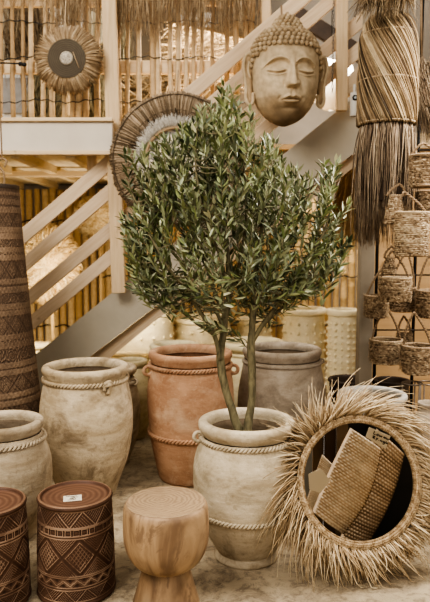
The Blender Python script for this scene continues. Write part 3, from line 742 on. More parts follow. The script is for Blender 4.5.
def carved_drum():
    Y = 4.3; c = P(-10, 300, Y); c[2] = 0; zt_ = P(0, 186, Y)[2]
    t = thing('carved_drum', 'tall dark carved wooden drum at left edge, hung from rope', 'drum', c)
    A, B = 520, 420; v = np.linspace(0, 1, A)[:, None]; u = (np.arange(B)/B)[None]
    px = Y/F; r = (31+22*v**1.25)*px
    bands = []
    fs = [lambda u, v: scroll(u, v, 26), lambda u, v: hatch_tri(u, v, 34), lambda u, v: diamonds(u, v, 16), lambda u, v: squares(u, v, 60), lambda u, v: scroll(u+.1, v, 20), lambda u, v: zigzag(u, v, 44)]
    hs = [.025, .02, .06, .014, .04, .018, .075, .02, .05, .014, .075, .02, .06, .018, .07, .02, .06, .02, .05]
    p = .03
    for i, h in enumerate(hs):
        bands.append((p, p+h, fs[[0, 1, 2, 3, 4, 5, 2, 1, 0, 3, 2, 5, 4, 1, 2, 3, 2, 1, 4][i]])); p += h+.008
    h = carve(bands, u, v, .4, .85)
    g = np.random.default_rng(9); dirt = .8+.2*np.sin(v*19+1)*np.sin(u*TAU*2+v*4); h = np.clip(h*dirt+g.normal(0, .10, h.shape)+.12*np.sin(u*TAU*60)*np.sin(v*260), 0, 1)
    rr = r+(h-.5)*.007; th = u*TAU
    V = np.stack([c[0]+rr*np.cos(th), c[1]+rr*np.sin(th), zt_*(1-v)+0*u], -1)[::-1]
    MB().grid(V, True, tint=h[::-1]).build('carved_body', M_carved('dark_carved_wood', '#2c1e15', '#6b5039', '#a58563', .8), t)
    R = 31*px
    MB().lathe(smooth_prof([(.001, zt_-.01), (R*.85, zt_-.008), (R*.97, zt_+.004), (R*1.01, zt_), (R*1.01, zt_-.02)], 4), c, 64, tint=.3).build('top', dark_wood, t)
    x = P(5, 180, Y)[0]; b = np.array([x, Y-.02, zt_]); m = MB()
    m.tubes(spline([b, b+[.0, 0, .08], b+[-.02, 0, .11], b+[-.035, 0, .145], b+[-.01, 0, .175], b+[.02, 0, .155], b+[.005, 0, .12]], 8), .007, 6, .4)
    m.tubes(spline([b+[-.005, 0, .17], b+[-.01, 0, .3], b+[-.015, 0, 1.4]], 4), .005, 6, .3); m.build('rope', jute_mat, t)
carved_drum()

# ------------------------------------------------------------------ pedestal stool
def pedestal_stool():
    c = P(166, 503, 2.52); c[2] = 0; H = .455
    t = thing('pedestal_stool', 'pale solid wood stool with bowl seat on flared pedestal', 'stool', c)
    tt = NT('trunk_wood'); v = tt.coords((1, 1, .35))
    g1 = tt.noise(v, 7, 6, .6, 1.4); base = tt.mix(tt.ramp(g1, .38, .62), lin('#b18b5e'), lin('#7f5d3b'))
    dk = tt.ramp(tt.noise(tt.coords((1.6, 1.6, .7)), 5.2, 6, .65, 1.9), .54, .62, 0, .75); base = tt.mix(dk, base, lin('#7a5a3c'))
    pl = tt.ramp(tt.noise(tt.coords((1, 1, .6)), 3.0, 3, .5, .5), .5, .66, 0, .6); base = tt.mix(pl, base, lin('#c6a87c'))
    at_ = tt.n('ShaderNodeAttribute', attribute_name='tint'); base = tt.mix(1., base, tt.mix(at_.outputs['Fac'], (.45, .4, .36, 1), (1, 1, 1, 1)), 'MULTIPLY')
    tt.l(base, tt.b.inputs['Base Color']); tt.b.inputs['Roughness'].default_value = .6; tt.bump(g1, .25, .01)
    rt = NT('ring_wood'); wv = rt.n('ShaderNodeTexWave', wave_type='RINGS', rings_direction='Z'); wv.inputs['Scale'].default_value = 17; wv.inputs['Distortion'].default_value = 7
    wv.inputs['Detail'].default_value = 3; wv.inputs['Detail Scale'].default_value = 1.3
    mp = rt.n('ShaderNodeMapping'); mp.inputs['Location'].default_value = (.03, -.03, 0); mp.inputs['Scale'].default_value = (1, 1.15, 0); tc = rt.n('ShaderNodeTexCoord')
    rt.l(tc.outputs['Object'], mp.inputs[0]); rt.l(mp.outputs[0], wv.inputs['Vector'])
    b2 = rt.mix(rt.ramp(wv.outputs['Fac'], .1, .9), lin('#92734f'), lin('#a98a62')); b2 = rt.mix(rt.ramp(rt.noise(rt.coords(), 9, 5, .6, 1), .5, .7, 0, .6), b2, lin('#8c6c4a'))
    rt.l(b2, rt.b.inputs['Base Color']); rt.b.inputs['Roughness'].default_value = .6; rt.bump(wv.outputs['Fac'], .12, .004)
    bowl = smooth_prof([(.083, .188), (.108, .194), (.144, .226), (.168, .28), (.174, .345), (.171, .42), (.166, H-.012), (.158, H-.001)], 6)
    MB().lathe(bowl, c, 96, wob=.012, seed=4).build('seat_bowl', tt.m, t)
    MB().lathe(smooth_prof([(.159, H-.001), (.153, H+.0), (.10, H-.004), (.001, H-.006)], 5), c, 96, wob=.012, seed=4).build('seat_top', rt.m, t)
    ped = smooth_prof([(.142, 0), (.138, .02), (.121, .08), (.105, .14), (.094, .18), (.089, .21)], 6)
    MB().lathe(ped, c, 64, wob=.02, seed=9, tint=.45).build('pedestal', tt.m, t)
pedestal_stool()

# ------------------------------------------------------------------ carved stone head
def stone_head():
    Y = 4.72; s = Y/F*1.005; C = P(286.5, 85, Y)
    t = thing('stone_sculpture', 'carved sandstone head with curled hair and closed eyes hung on the stairs', 'sculpture', C)
    yaw = math.radians(9); Rz = np.array([[math.cos(yaw), -math.sin(yaw), 0], [math.sin(yaw), math.cos(yaw), 0], [0, 0, 1]])
    tx = math.radians(4); Rx = np.array([[1, 0, 0], [0, math.cos(tx), -math.sin(tx)], [0, math.sin(tx), math.cos(tx)]])
    R = Rz@Rx
    def W(V): return (np.asarray(V) @ R.T)*s+C
    def width(z):       # half width of the skull at height z (px)
        zs = [-38.5, -37, -34, -29, -22, -13, 0, 14, 26, 36, 45, 51, 55]; ws = [.5, 7, 13.5, 20, 25.8, 30.5, 33, 33.6, 33, 30.5, 25, 18, .5]
        return np.interp(z, zs, ws)
    A, B = 220, 240
    zz = np.interp(np.linspace(0, 1, A), [0, .06, .94, 1], [-38.5, -36, 50, 55])[:, None]
    # smooth the width curve
    zf = np.linspace(-38.5, 55, 400); wf = width(zf); ker = np.hanning(25); ker /= ker.sum(); wp = np.convolve(np.pad(wf, 12, 'edge'), ker, 'valid'); wp[0] = .5; wp[-1] = .5
    wd = np.interp(zz, zf, wp)
    lo = np.linspace(-PI*.62, PI*.62, B)[None]
    X = wd*np.sin(lo); dep = wd*.92
    Yd = -dep*np.cos(lo)
    flat = np.exp(-((X/22)**4)); Yd = Yd
    g = lambda x, z, cx, cz, sx, sz, h: h*np.exp(-(((x-cx)/sx)**2+((z-cz)/sz)**2))
    Z = zz+0*lo; front = np.clip(np.cos(lo)*1.6, 0, 1); D = np.zeros_like(X); ax = np.abs(X)
    D += 3.0*np.exp(-((Z+32)/7)**2)*np.exp(-(X/9)**2)                      # chin
    D += 2.2*np.exp(-(((ax-16)/9)**2+((Z+6)/10)**2))                        # cheeks
    sock = np.exp(-(((ax-14)/9.5)**2+((Z-12.5)/5.0)**2)); D -= 4.6*sock      # sockets
    D += 4.6*np.exp(-(((ax-14)/8)**2+((Z-10)/4.2)**2))                     # lids
    lid = 8.3+.014*(ax-14)**2-.9*np.exp(-((ax-14)/5)**2)
    inx = 1/(1+np.exp(-(ax-6.5)*1.5))/(1+np.exp((ax-22.5)*1.5))
    D -= 2.0*np.exp(-((Z-lid)/.8)**2)*inx; D += .9*np.exp(-((Z-lid-1.7)/.9)**2)*inx; D += .7*np.exp(-((Z-lid+1.7)/.9)**2)*inx
    bz = 21.5-.040*(ax-12)**2-.16*np.clip(6-ax, 0, 6)**1.4
    inb = 1/(1+np.exp(-(ax-3)*1.2))/(1+np.exp((ax-25)*.9))
    D += 1.9*np.exp(-((Z-bz)/1.25)**2)*inb; D += .8*np.exp(-((Z-bz-3)/3)**2)*inb; D -= 1.5*np.exp(-((Z-bz+2.8)/1.6)**2)*inb
    nt = np.clip((20-Z)/25, 0, 1); nose_on = 1/(1+np.exp(-(Z+5.0)*2.2)); up = 1/(1+np.exp((Z-21)*.5))
    D += (2.2+8.5*nt**1.3)*np.exp(-np.abs(X/(2.0+2.3*nt))**2.6)*nose_on*up
    D += 4.4*np.exp(-(((ax-4.9)/2.1)**2+((Z+2.0)/2.6)**2))
    D -= 1.4*np.exp(-(((ax-7.8)/1.2)**2+((Z+2.5)/3)**2)); D -= 2.*np.exp(-(((ax-2.8)/1.6)**2+((Z+5.8)/.9)**2))
    D -= .8*np.exp(-((X/1.2)**2+((Z+9.5)/3)**2))
    bow = -12.9+.7*np.exp(-((ax-3)/2)**2)-.6*np.exp(-(X/1.3)**2)-.026*ax**2
    lipx = np.clip(1-(ax/9.8)**2, 0, 1)**.6; lowx = np.clip(1-(ax/8)**2, 0, 1)**.6
    mouth = -15.6-.012*ax**2
    D += 3.6*np.exp(-((Z-bow+.6)/1.5)**2)*lipx; D += 4.2*np.exp(-((Z+18.3-.02*ax**2)/1.8)**2)*lowx
    D -= 2.6*np.exp(-((Z-mouth)/.75)**2)*np.clip(1-(ax/11)**2, 0, 1); D -= 1.6*np.exp(-((ax-11)/1.6)**2-((Z+15)/2)**2)
    D -= 2.0*np.exp(-((Z+23.2)/1.8)**2)*np.exp(-(X/7)**2)
    D += 2.*np.exp(-((X/14)**2+((Z+16)/9)**2))
    Yd = Yd-D*front
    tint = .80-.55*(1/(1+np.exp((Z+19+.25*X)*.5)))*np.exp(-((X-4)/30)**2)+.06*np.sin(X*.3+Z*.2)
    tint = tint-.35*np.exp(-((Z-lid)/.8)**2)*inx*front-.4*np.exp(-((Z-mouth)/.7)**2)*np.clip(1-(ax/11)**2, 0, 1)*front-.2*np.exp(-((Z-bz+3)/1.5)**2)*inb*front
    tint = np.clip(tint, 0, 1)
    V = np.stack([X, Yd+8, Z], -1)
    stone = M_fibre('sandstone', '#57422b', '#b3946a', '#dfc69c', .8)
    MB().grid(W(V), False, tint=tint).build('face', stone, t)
    # backing so that it is a closed mask
    th = np.linspace(-PI*.62, PI*.62, 2)
    lo2 = np.linspace(PI*.62, TAU-PI*.62, 40)[None]; V2 = np.stack([wd*np.sin(lo2), np.minimum(-dep*np.cos(lo2), 30)+8, zz+0*lo2], -1)
    MB().grid(W(V2), False, tint=.4).build('back', stone, t)
    # hair curls
    m = MB(); k = 0
    def hairline(lon): a = abs(lon); return np.interp(a, [0, .5, .9, 1.15, 1.35, 1.6, 2.1], [33.5, 33, 30.5, 25, 15, 8, 6])
    z = 8.
    while z < 55:
        w = float(np.interp(z, zf, wp)); step = 5.1/max(w, 2.5); off = (k % 2)*step/2; k += 1
        for lon in np.arange(-1.9, 1.9, step)+off:
            if z >= hairline(lon)-.5:
                m.ball(W([[(w+1.3)*math.sin(lon), -(w*.92+1.9)*math.cos(lon)+8, z]])[0], 2.4*s, 8, 6, .5+.3*rng.random())
        sl = abs(float(np.interp(z+2, zf, wp))-w)/2; z += 4.5/math.sqrt(1+sl*sl)
    for j in range(6):      # top knot dome
        zz_ = 50+j*3.2; w = [14.5, 14, 12.5, 10, 6.5, .8][j]
        n = max(int(TAU*w/4.6), 1)
        for q in range(n):
            a = TAU*(q+.5*(j % 2))/n; m.ball(W([[w*math.sin(a), -w*math.cos(a)*.95+4, zz_]])[0], 2.3*s, 8, 6, .5+.3*rng.random())
    m.build('hair_curls', stone, t)
    MB().lathe(smooth_prof([(13*s, 44*s), (12.5*s, 52*s), (10*s, 59*s), (6*s, 64.5*s), (.001, 67*s)], 5), W([[0, 4, 0]])[0], 32, tint=.3).build('topknot', stone, t)
    # ears
    for sd in (-1, 1):
        m = MB()
        x0 = 33.5*sd
        pts = [(x0, 4, 24), (x0+2.6*sd, 3, 28), (x0+6.5*sd, 4, 26), (x0+8.5*sd, 4, 17), (x0+6.5*sd, 5, 6), (x0+5.5*sd, 4, -4), (x0+5.8*sd, 3, -13), (x0+3.*sd, 2, -19), (x0-.8*sd, 2, -17), (x0-1*sd, 3, -8)]
        m.tubes(W(spline(pts, 6)), 1.75*s, 8, .75)
        pl = [(x0-1*sd, 6.5, 25), (x0+3*sd, 6.5, 24), (x0+3.5*sd, 7, 14), (x0+2.5*sd, 6, 2), (x0+2.*sd, 5, -10), (x0+1.6*sd, 4, -17)]
        m.tubes(W(spline(pl, 6)), np.interp(np.linspace(0, 1, 31), [0, .2, .6, 1], [3, 4.4, 3.4, 2.2])*s, 10, .5)
        m.tubes(W(spline([(x0+1*sd, 3, 18), (x0+3.5*sd, 2.6, 20), (x0+4*sd, 3, 12), (x0+1.5*sd, 3, 5)], 5)), 1.1*s, 6, .8)
        m.build('ear', stone, t)
    MB().tubes(np.array([W([[0, 20, 40]])[0], W([[0, 24, 58]])[0], W([[0, 28, 80]])[0]]), .008, 6, .3).build('hanging_cord', jute_mat, t)
stone_head()

# ------------------------------------------------------------------ grey upright and top beam, plywood partition
YP = 4.05
a = P(363.5, 380, YP); xP = a[0]-.0
o = MB().box((xP, YP, 1.52), (.088, .09, 3.04), None, 1., .006).build('support_post', M_plain('post_grey_brown', '#9c8c74', .7, 0, '#7f705a', 4, .7), smooth=False, loc=(xP, YP, 0))
tag(o, 'grey-brown square post right of the studded planters, carrying the bundle', 'post')
o = MB().box((1.2, YP, 3.10), (3.4, .1, .12), None, 1., .006).build('overhead_beam', wood_palex, smooth=False, loc=(1.2, YP, 3.1)); tag(o, 'pine overhead beam from which reeds and baskets hang', 'beam')
px0 = P(372, 300, 4.5)[0]
o = structure(MB().box(((px0+3.15)/2, 4.5, 1.1), (3.15-px0, .03, 2.2), None, 1., .003).build('wall_partition', M_wood('plywood', '#c79c66', '#b48a56', 'x', .5), smooth=False, loc=(px0, 4.5, 0)))
m = MB().bar((px0, 4.46, 2.16), (3.1, 4.46, 2.16), .10, .03, (0, 1, 0)); structure(m.build('trim_5', wood_palex, smooth=False, loc=(px0, 4.46, 2.16)))

# ------------------------------------------------------------------ reed bundle
def reed_bundle():
    Y = 3.78; top = P(389, 13, Y); s = Y/F; c = np.array([top[0]+.002, Y, 0]); zt0 = top[2]
    t = thing('reed_bundle', 'long twisted brown reed bundle hanging in front of the grey-brown post', 'reed bundle', (c[0], Y, P(388, 245, Y)[2]))
    g = np.random.default_rng(17); zb = P(388, 126, Y)[2]; zE = P(388, 245, Y)[2]
    def Rz(z):
        u = np.clip((zt0-z)/(zt0-zb), 0, 1); return s*np.interp(u, [0, .03, .1, .22, .5, .8, 1], [7, 17, 23, 26, 27, 27.5, 26.5])
    n = 620; a0 = g.uniform(0, TAU, n); K = 22; u = np.linspace(0, 1, K)[None]
    z = zt0-(zt0-zb)*u**1.35 + 0*a0[:, None]
    ang = a0[:, None]+u*2.3*(1+g.normal(0, .05, n)[:, None])+g.normal(0, .02, (n, 1))*np.sin(u*9)
    rad = Rz(z)*(1+g.normal(0, .03, n)[:, None])
    Pt = np.stack([c[0]+rad*np.cos(ang), c[1]+rad*np.sin(ang), z], -1)
    MB().tubes(Pt, g.uniform(.0025, .0048, n)[:, None]*np.ones((1, K)), 4, np.clip(g.beta(1.1, 1.1, n), 0, 1)).build('reeds', reed_mat, t)
    zz = np.linspace(zt0-.01, zE+.25, 30); MB().lathe(np.stack([np.maximum(Rz(zz)-.008, .01), zz], -1)[::-1], (c[0], c[1], 0), 32, tint=0.).build('core', reed_mat, t)
    m = MB()
    for y in (36, 82, 124):
        zc = P(388, y, Y)[2]; m = MB(); rope_ring(m, (c[0], c[1], zc), float(Rz(zc))+.004, 0, .004, tint=.7); m.build('binding_cord', jute_mat, t)
    # lower loose skirt
    n = 1500; a = g.uniform(0, TAU, n); rr = (25.5*s)*np.sqrt(g.uniform(.5, 1, n))
    zz0 = zb+g.uniform(0, .03, n); ln = g.uniform(.3, 1., n)**.7*(zb-zE)*1.04*np.where(np.cos(a) > .3, .85, 1)
    d = np.stack([np.cos(a), np.sin(a), 0*a], -1)
    p0 = np.stack([c[0]+rr*np.cos(a), c[1]+rr*np.sin(a), zz0], -1); sc = g.uniform(-.15, .1, n)[:, None]
    p1 = p0+d*sc*rr[:, None]+np.stack([g.normal(-.006, .015, n), g.normal(0, .012, n), -ln], -1)
    MB().tubes(strand_paths(p0, p1, d*.008+np.stack([g.normal(0, .012, n), g.normal(0, .01, n), 0*a], -1), 7), np.linspace(1, .35, 7)[None]*g.uniform(.0018, .004, n)[:, None], 3, g.uniform(0, .9, n)).build('loose_reeds', reed_lo, t)
    MB().tubes(np.array([(c[0], Y, zt0-.02), (c[0], Y+.0, 3.0), (c[0], YP-.02, 3.19)]), .009, 6, .5).build('rope', jute_mat, t)
    return c, zt0
rc, rz = reed_bundle()
def grass_tuft(label, pts0, pts1, n, mat, Y, name='dried_grass_bunch', ti=(0, 1), rad=.0028, sprd=.02, seed=1, bow=(0, 0, 0), cord=True):
    g = np.random.default_rng(seed); c = P(*pts0[0], Y); t = thing(name, label, 'dried grass', c)
    A = np.array([P(*p, Y) for p in pts0]); B = np.array([P(*p, Y) for p in pts1]); u = g.uniform(0, len(A)-1.001, n); i = u.astype(int); f = (u-i)[:, None]
    p0 = A[i]*(1-f)+A[i+1]*f; p1 = B[i]*(1-f)+B[i+1]*f
    p0 = p0+g.normal(0, .012, (n, 3)); p1 = p0+(p1-p0)*g.uniform(.55, 1.05, n)[:, None]+g.normal(0, sprd, (n, 3))
    MB().tubes(strand_paths(p0, p1, np.array(bow)+g.normal(0, .012, (n, 3)), 6), np.linspace(1, .35, 6)[None]*g.uniform(.6, 1.2, n)[:, None]*rad, 3, g.uniform(*ti, n)).build('dry_stems', mat, t)
    if cord: q = A.mean(0); MB().tubes(np.array([q, [q[0], (q[1]+YP)/2, 3.1]]), .007, 6, .5).build('rope', jute_mat, t)
grass_tuft('shaggy dried grass bunch above the twisted reed bundle', [(368, -14), (410, -14)], [(354, 14), (412, 12)], 500, reed_mat, 3.55, seed=2, sprd=.03)
grass_tuft('drooping straw bundle behind the right side of the reed bundle', [(408, 48), (420, 60), (436, 72)], [(417, 118), (432, 140), (450, 140)], 900, reed_lo, 3.95, name='straw_bundle', seed=3, sprd=.035, ti=(.2, .9))
grass_tuft('golden raffia skirt hanging behind the reed bundle, right of the crown', [(347, 168), (352, 168)], [(326, 246), (366, 246)], 700, raffia_mat, 5.6, name='raffia_skirt', seed=4, sprd=.05, ti=(0, .7), rad=.005, cord=False)
MB_ = MB().tubes(np.array([P(349.5, 150, 5.6), P(350, 160, 5.6), P(349.5, 170, 5.6)]), [.012, .03, .04], 10, .3); tag(MB_.build('raffia_tie', reed_mat, loc=P(350, 160, 5.6)), 'dark bound knob on top of the golden raffia skirt', 'raffia tie')
m = MB().bar(P(315, 163, 5.7), P(372, 160, 5.7), .07, .05, (0, 1, 0)); tag(m.build('cross_timber', wood_palex, smooth=False, loc=P(345, 162, 5.7)), 'pale cross timber above the golden raffia skirt', 'timber')

# ------------------------------------------------------------------ hanging baskets
def basket(x0, x1, y0, y1, Y, label, hook=None, taper=.92, ti=.55, lid=False, seed=0, coil=.0085, shape='round', sq=1.):
    """woven basket whose wall spans the pixel box; twisted straps up to 'hook'"""
    g = np.random.default_rng(seed+100); cx = (x0+x1)/2; s = Y/F
    a = P(cx, y0, Y); b = P(cx, y1, Y); R = (x1-x0)/2*s; ztop, zbot = a[2], b[2]+R*.12; c = np.array([a[0], Y, 0])
    t = thing('hanging_basket', label, 'basket', (c[0], Y, zbot), 'woven baskets hanging beside the reed bundle')
    m = MB(); nr = max(int((ztop-zbot)/coil), 4); th = np.arange(56)*TAU/56
    for k in range(nr+1):
        u = k/nr; r = R*(taper+(1-taper)*math.sin(min(u*1.3, 1)*PI/2)) if shape == 'round' else R*(.8+.25*math.sin(u*PI))
        if shape == 'bell': r = R*(1.0-.55*u**1.5)
        rr = r*(1+.012*np.sin(th*2+k*.5+seed))+.0018*np.sin(th*24+(k % 2)*PI)+g.normal(0, .0012, 56)
        m.tubes(np.stack([c[0]+rr*np.cos(th), c[1]+rr*np.sin(th)*sq, zbot+(ztop-zbot)*u+.002*np.sin(th*3+k)], -1), coil*.62, 5, np.clip(g.normal(ti, .10)+g.normal(0, .28, 56), 0, 1)[None], ref=(0, 0, 1), closed=True)
    rope_ring(m, (c[0], c[1], ztop), R*(1 if shape != 'bell' else .45), 0, coil*.75, tint=ti+.1)
    m.build('woven_wall', jute_mat, t)
    m = MB(); rb = R*(taper if shape == 'round' else .85 if shape != 'bell' else 1)
    for k in range(int(rb/.012)): m.tubes(np.stack([c[0]+(k*.012+.004)*np.cos(th), c[1]+(k*.012+.004)*np.sin(th), zbot+0*th], -1), .008, 5, .35, ref=(0, 0, 1), closed=True)
    m.build('woven_base', jute_mat, t)
    n = 420; aa = g.uniform(0, TAU, n); zz = g.uniform(zbot, ztop, n); p0 = np.stack([c[0]+R*.98*np.cos(aa), c[1]+R*.98*np.sin(aa)*sq, zz], -1)
    if shape != 'bell': MB().tubes(strand_paths(p0, p0+np.stack([np.cos(aa)*.010-np.sin(aa)*.02, np.sin(aa)*.010+np.cos(aa)*.02, g.normal(0, .012, n)], -1), g.normal(0, .004, (n, 3)), 4), .0011, 3, g.uniform(.4, 1, n)).build('loose_fibres', jute_mat, t)['kind'] = 'stuff'
    if hook:
        hk = P(hook[0], hook[1], Y)
        for sd in (-1, 1):
            p0 = np.array([c[0]+R*.92*sd, Y, ztop]); L = np.linalg.norm(hk-p0); n = max(int(L/.008), 8); u = np.linspace(0, 1, n)[:, None]
            base = p0*(1-u)+hk*u+np.array([[0.012*sd, 0, 0]])*np.sin(u*PI); mm = MB(); ax = np.cross(nrm(hk-p0), [0, 1, 0])
            for ph in (0, PI): mm.tubes(base+.0045*(np.cos(u*L*170+ph)*ax+np.sin(u*L*170+ph)*np.array([0, 1, 0])), .0042, 5, .4)
            mm.build('strap', jute_mat, t)
    return t
Yb = 3.78
basket(411, 440, 156, 188, 3.5, 'squarish jute basket high at the right edge with loop handle', (423, 143), .97, .5, seed=1, sq=.7)
basket(396.5, 427.5, 213, 257, 3.42, 'tall cylindrical jute basket on twisted straps below the right edge basket', (404, 192), .97, .7, seed=2)
basket(417, 442, 192, 222, 3.75, 'jute basket behind the tall cylindrical one at the right edge', (430, 178), .9, .35, seed=3)
basket(380, 410, 278, 302, 3.62, 'rounded jute basket under the cylinder basket, hung by long straps', (392, 250), .72, .6, seed=6)
basket(365.5, 387, 296, 318, 3.8, 'small jute basket against the grey-brown post', (387, 262), .85, .5, seed=7)
basket(389, 415, 288, 312, 4.0, 'shadowed jute basket tucked behind the rounded basket', (407, 250), .75, .3, seed=8)
basket(417, 446, 291, 318, 3.85, 'jute basket at the right edge beside the rounded basket', (429, 255), .9, .5, seed=9)
basket(370.5, 402, 340, 364, 3.82, 'jute basket with pale straw flecks hanging lowest on the left', (386, 306), .85, .55, seed=10)
basket(402, 433, 346, 374, 3.62, 'jute basket hanging lowest at the right, above the mirror', (414, 312), .85, .5, seed=11)
basket(398, 411, 334, 348, 4.0, 'little jute basket between the two lowest hanging baskets', (404, 316), .8, .35, seed=12)
# ragged conical one and small cone
t = basket(386, 405, 196, 224, 3.5, 'ragged cone-shaped basket left of the tall cylindrical basket', (400, 184), .9, .55, seed=13, shape='bell')
t = basket(384, 396, 258, 274, 3.58, 'small cone-shaped woven cap above the rounded basket', (392, 246), .9, .45, seed=14, shape='bell')
def rack():
    Y = 4.2; t = thing('wire_rack', 'dark wire rack behind the hanging baskets in front of plywood', 'rack', (P(410, 300, Y)[0], Y, 0)); 
    for x in (376, 414, 447): a = P(x, 300, Y); MB().tubes(np.array([(a[0], Y, 0), (a[0], Y, 3.06)]), .011, 8).build('upright', black_metal, t)
    for y in (150, 186, 220, 275, 330): MB().tubes(np.array([P(372, y, Y-.02), P(450, y, Y-.02)]), .005, 6).build('cross_wire', black_metal, t)
rack()

# ------------------------------------------------------------------ pots behind the mirror
urn('pale glazed urn rim showing above the grass mirror', 372, 394, 3.42, .185, .685, .20, .4, .13, M_clay('glazed_pale', '#bcb6aa', '#a59c8c', '#83786a', .4, .3), clay_inner, lip=.018)
def dark_pot(px, py, Y, R, H, label):
    c = P(px, py, Y); c = np.array([c[0], Y, 0]); t = thing('dark_pot', label, 'pot', c)
    MB().lathe(smooth_prof([(R*.7, 0), (R*.75, .02), (R*.98, H*.5), (R*1.0, H*.8), (R*.97, H-.01)], 6), c, 48).build('body', dark_wood, t)
    MB().lathe(smooth_prof([(R*.97, H-.012), (R*1.05, H-.006), (R*1.04, H+.008), (R*.92, H+.008), (R*.86, H-.03), (R*.8, H*.4), (.001, H*.35)], 5), c, 48).build('rim', dark_wood, t)
dark_pot(350, 380, 4.45, .145, P(350, 380, 4.45)[2], 'dark brown pot at the foot of the grey-brown post')
dark_pot(392, 381, 4.15, .11, P(392, 381, 4.15)[2], 'dark pot below the lowest baskets behind the glazed urn')
def wire_stand(px, Y, label, seed):
    c = P(px, 390, Y); c = np.array([c[0], Y, 0]); t = thing('wire_stand', label, 'stand', c); z = P(px, 383, Y)[2]
    th = np.arange(30)*TAU/30
    for zz, r in ((z, .055), (z*.5, .05), (.02, .07)):
        MB().tubes(np.stack([c[0]+r*np.cos(th), Y+r*np.sin(th), zz+0*th], -1), .0045, 6, ref=(0, 0, 1), closed=True).build('ring', m_st, t)
    for k in range(3):
        a = TAU*k/3+seed; MB().tubes(np.array([(c[0]+.07*math.cos(a), Y+.07*math.sin(a), .0), (c[0]+.048*math.cos(a), Y+.048*math.sin(a), z*.5), (c[0]+.055*math.cos(a), Y+.055*math.sin(a), z)]), .0045, 6).build('leg', m_st, t)
m_st = M_plain('aged_steel', '#7b6d5c', .45, .5)
wire_stand(412, 3.6, 'aged wire stand directly below the right lowest basket', 1)
wire_stand(427, 3.75, 'aged wire stand at the right edge above the mirror', 2)
o = MB().lathe(smooth_prof([(.06, 0), (.07, .02), (.10, .3), (.075, .52), (.05, .57), (.06, .6), (.055, .61), (.04, .57)], 6), (P(432, 400, 3.45)[0], 3.5, 0), 40).build('stone_vase', clay_grey, loc=(P(432, 400, 3.45)[0], 3.5, 0)); tag(o, 'grey stone vase half hidden behind the mirror at right edge', 'vase')

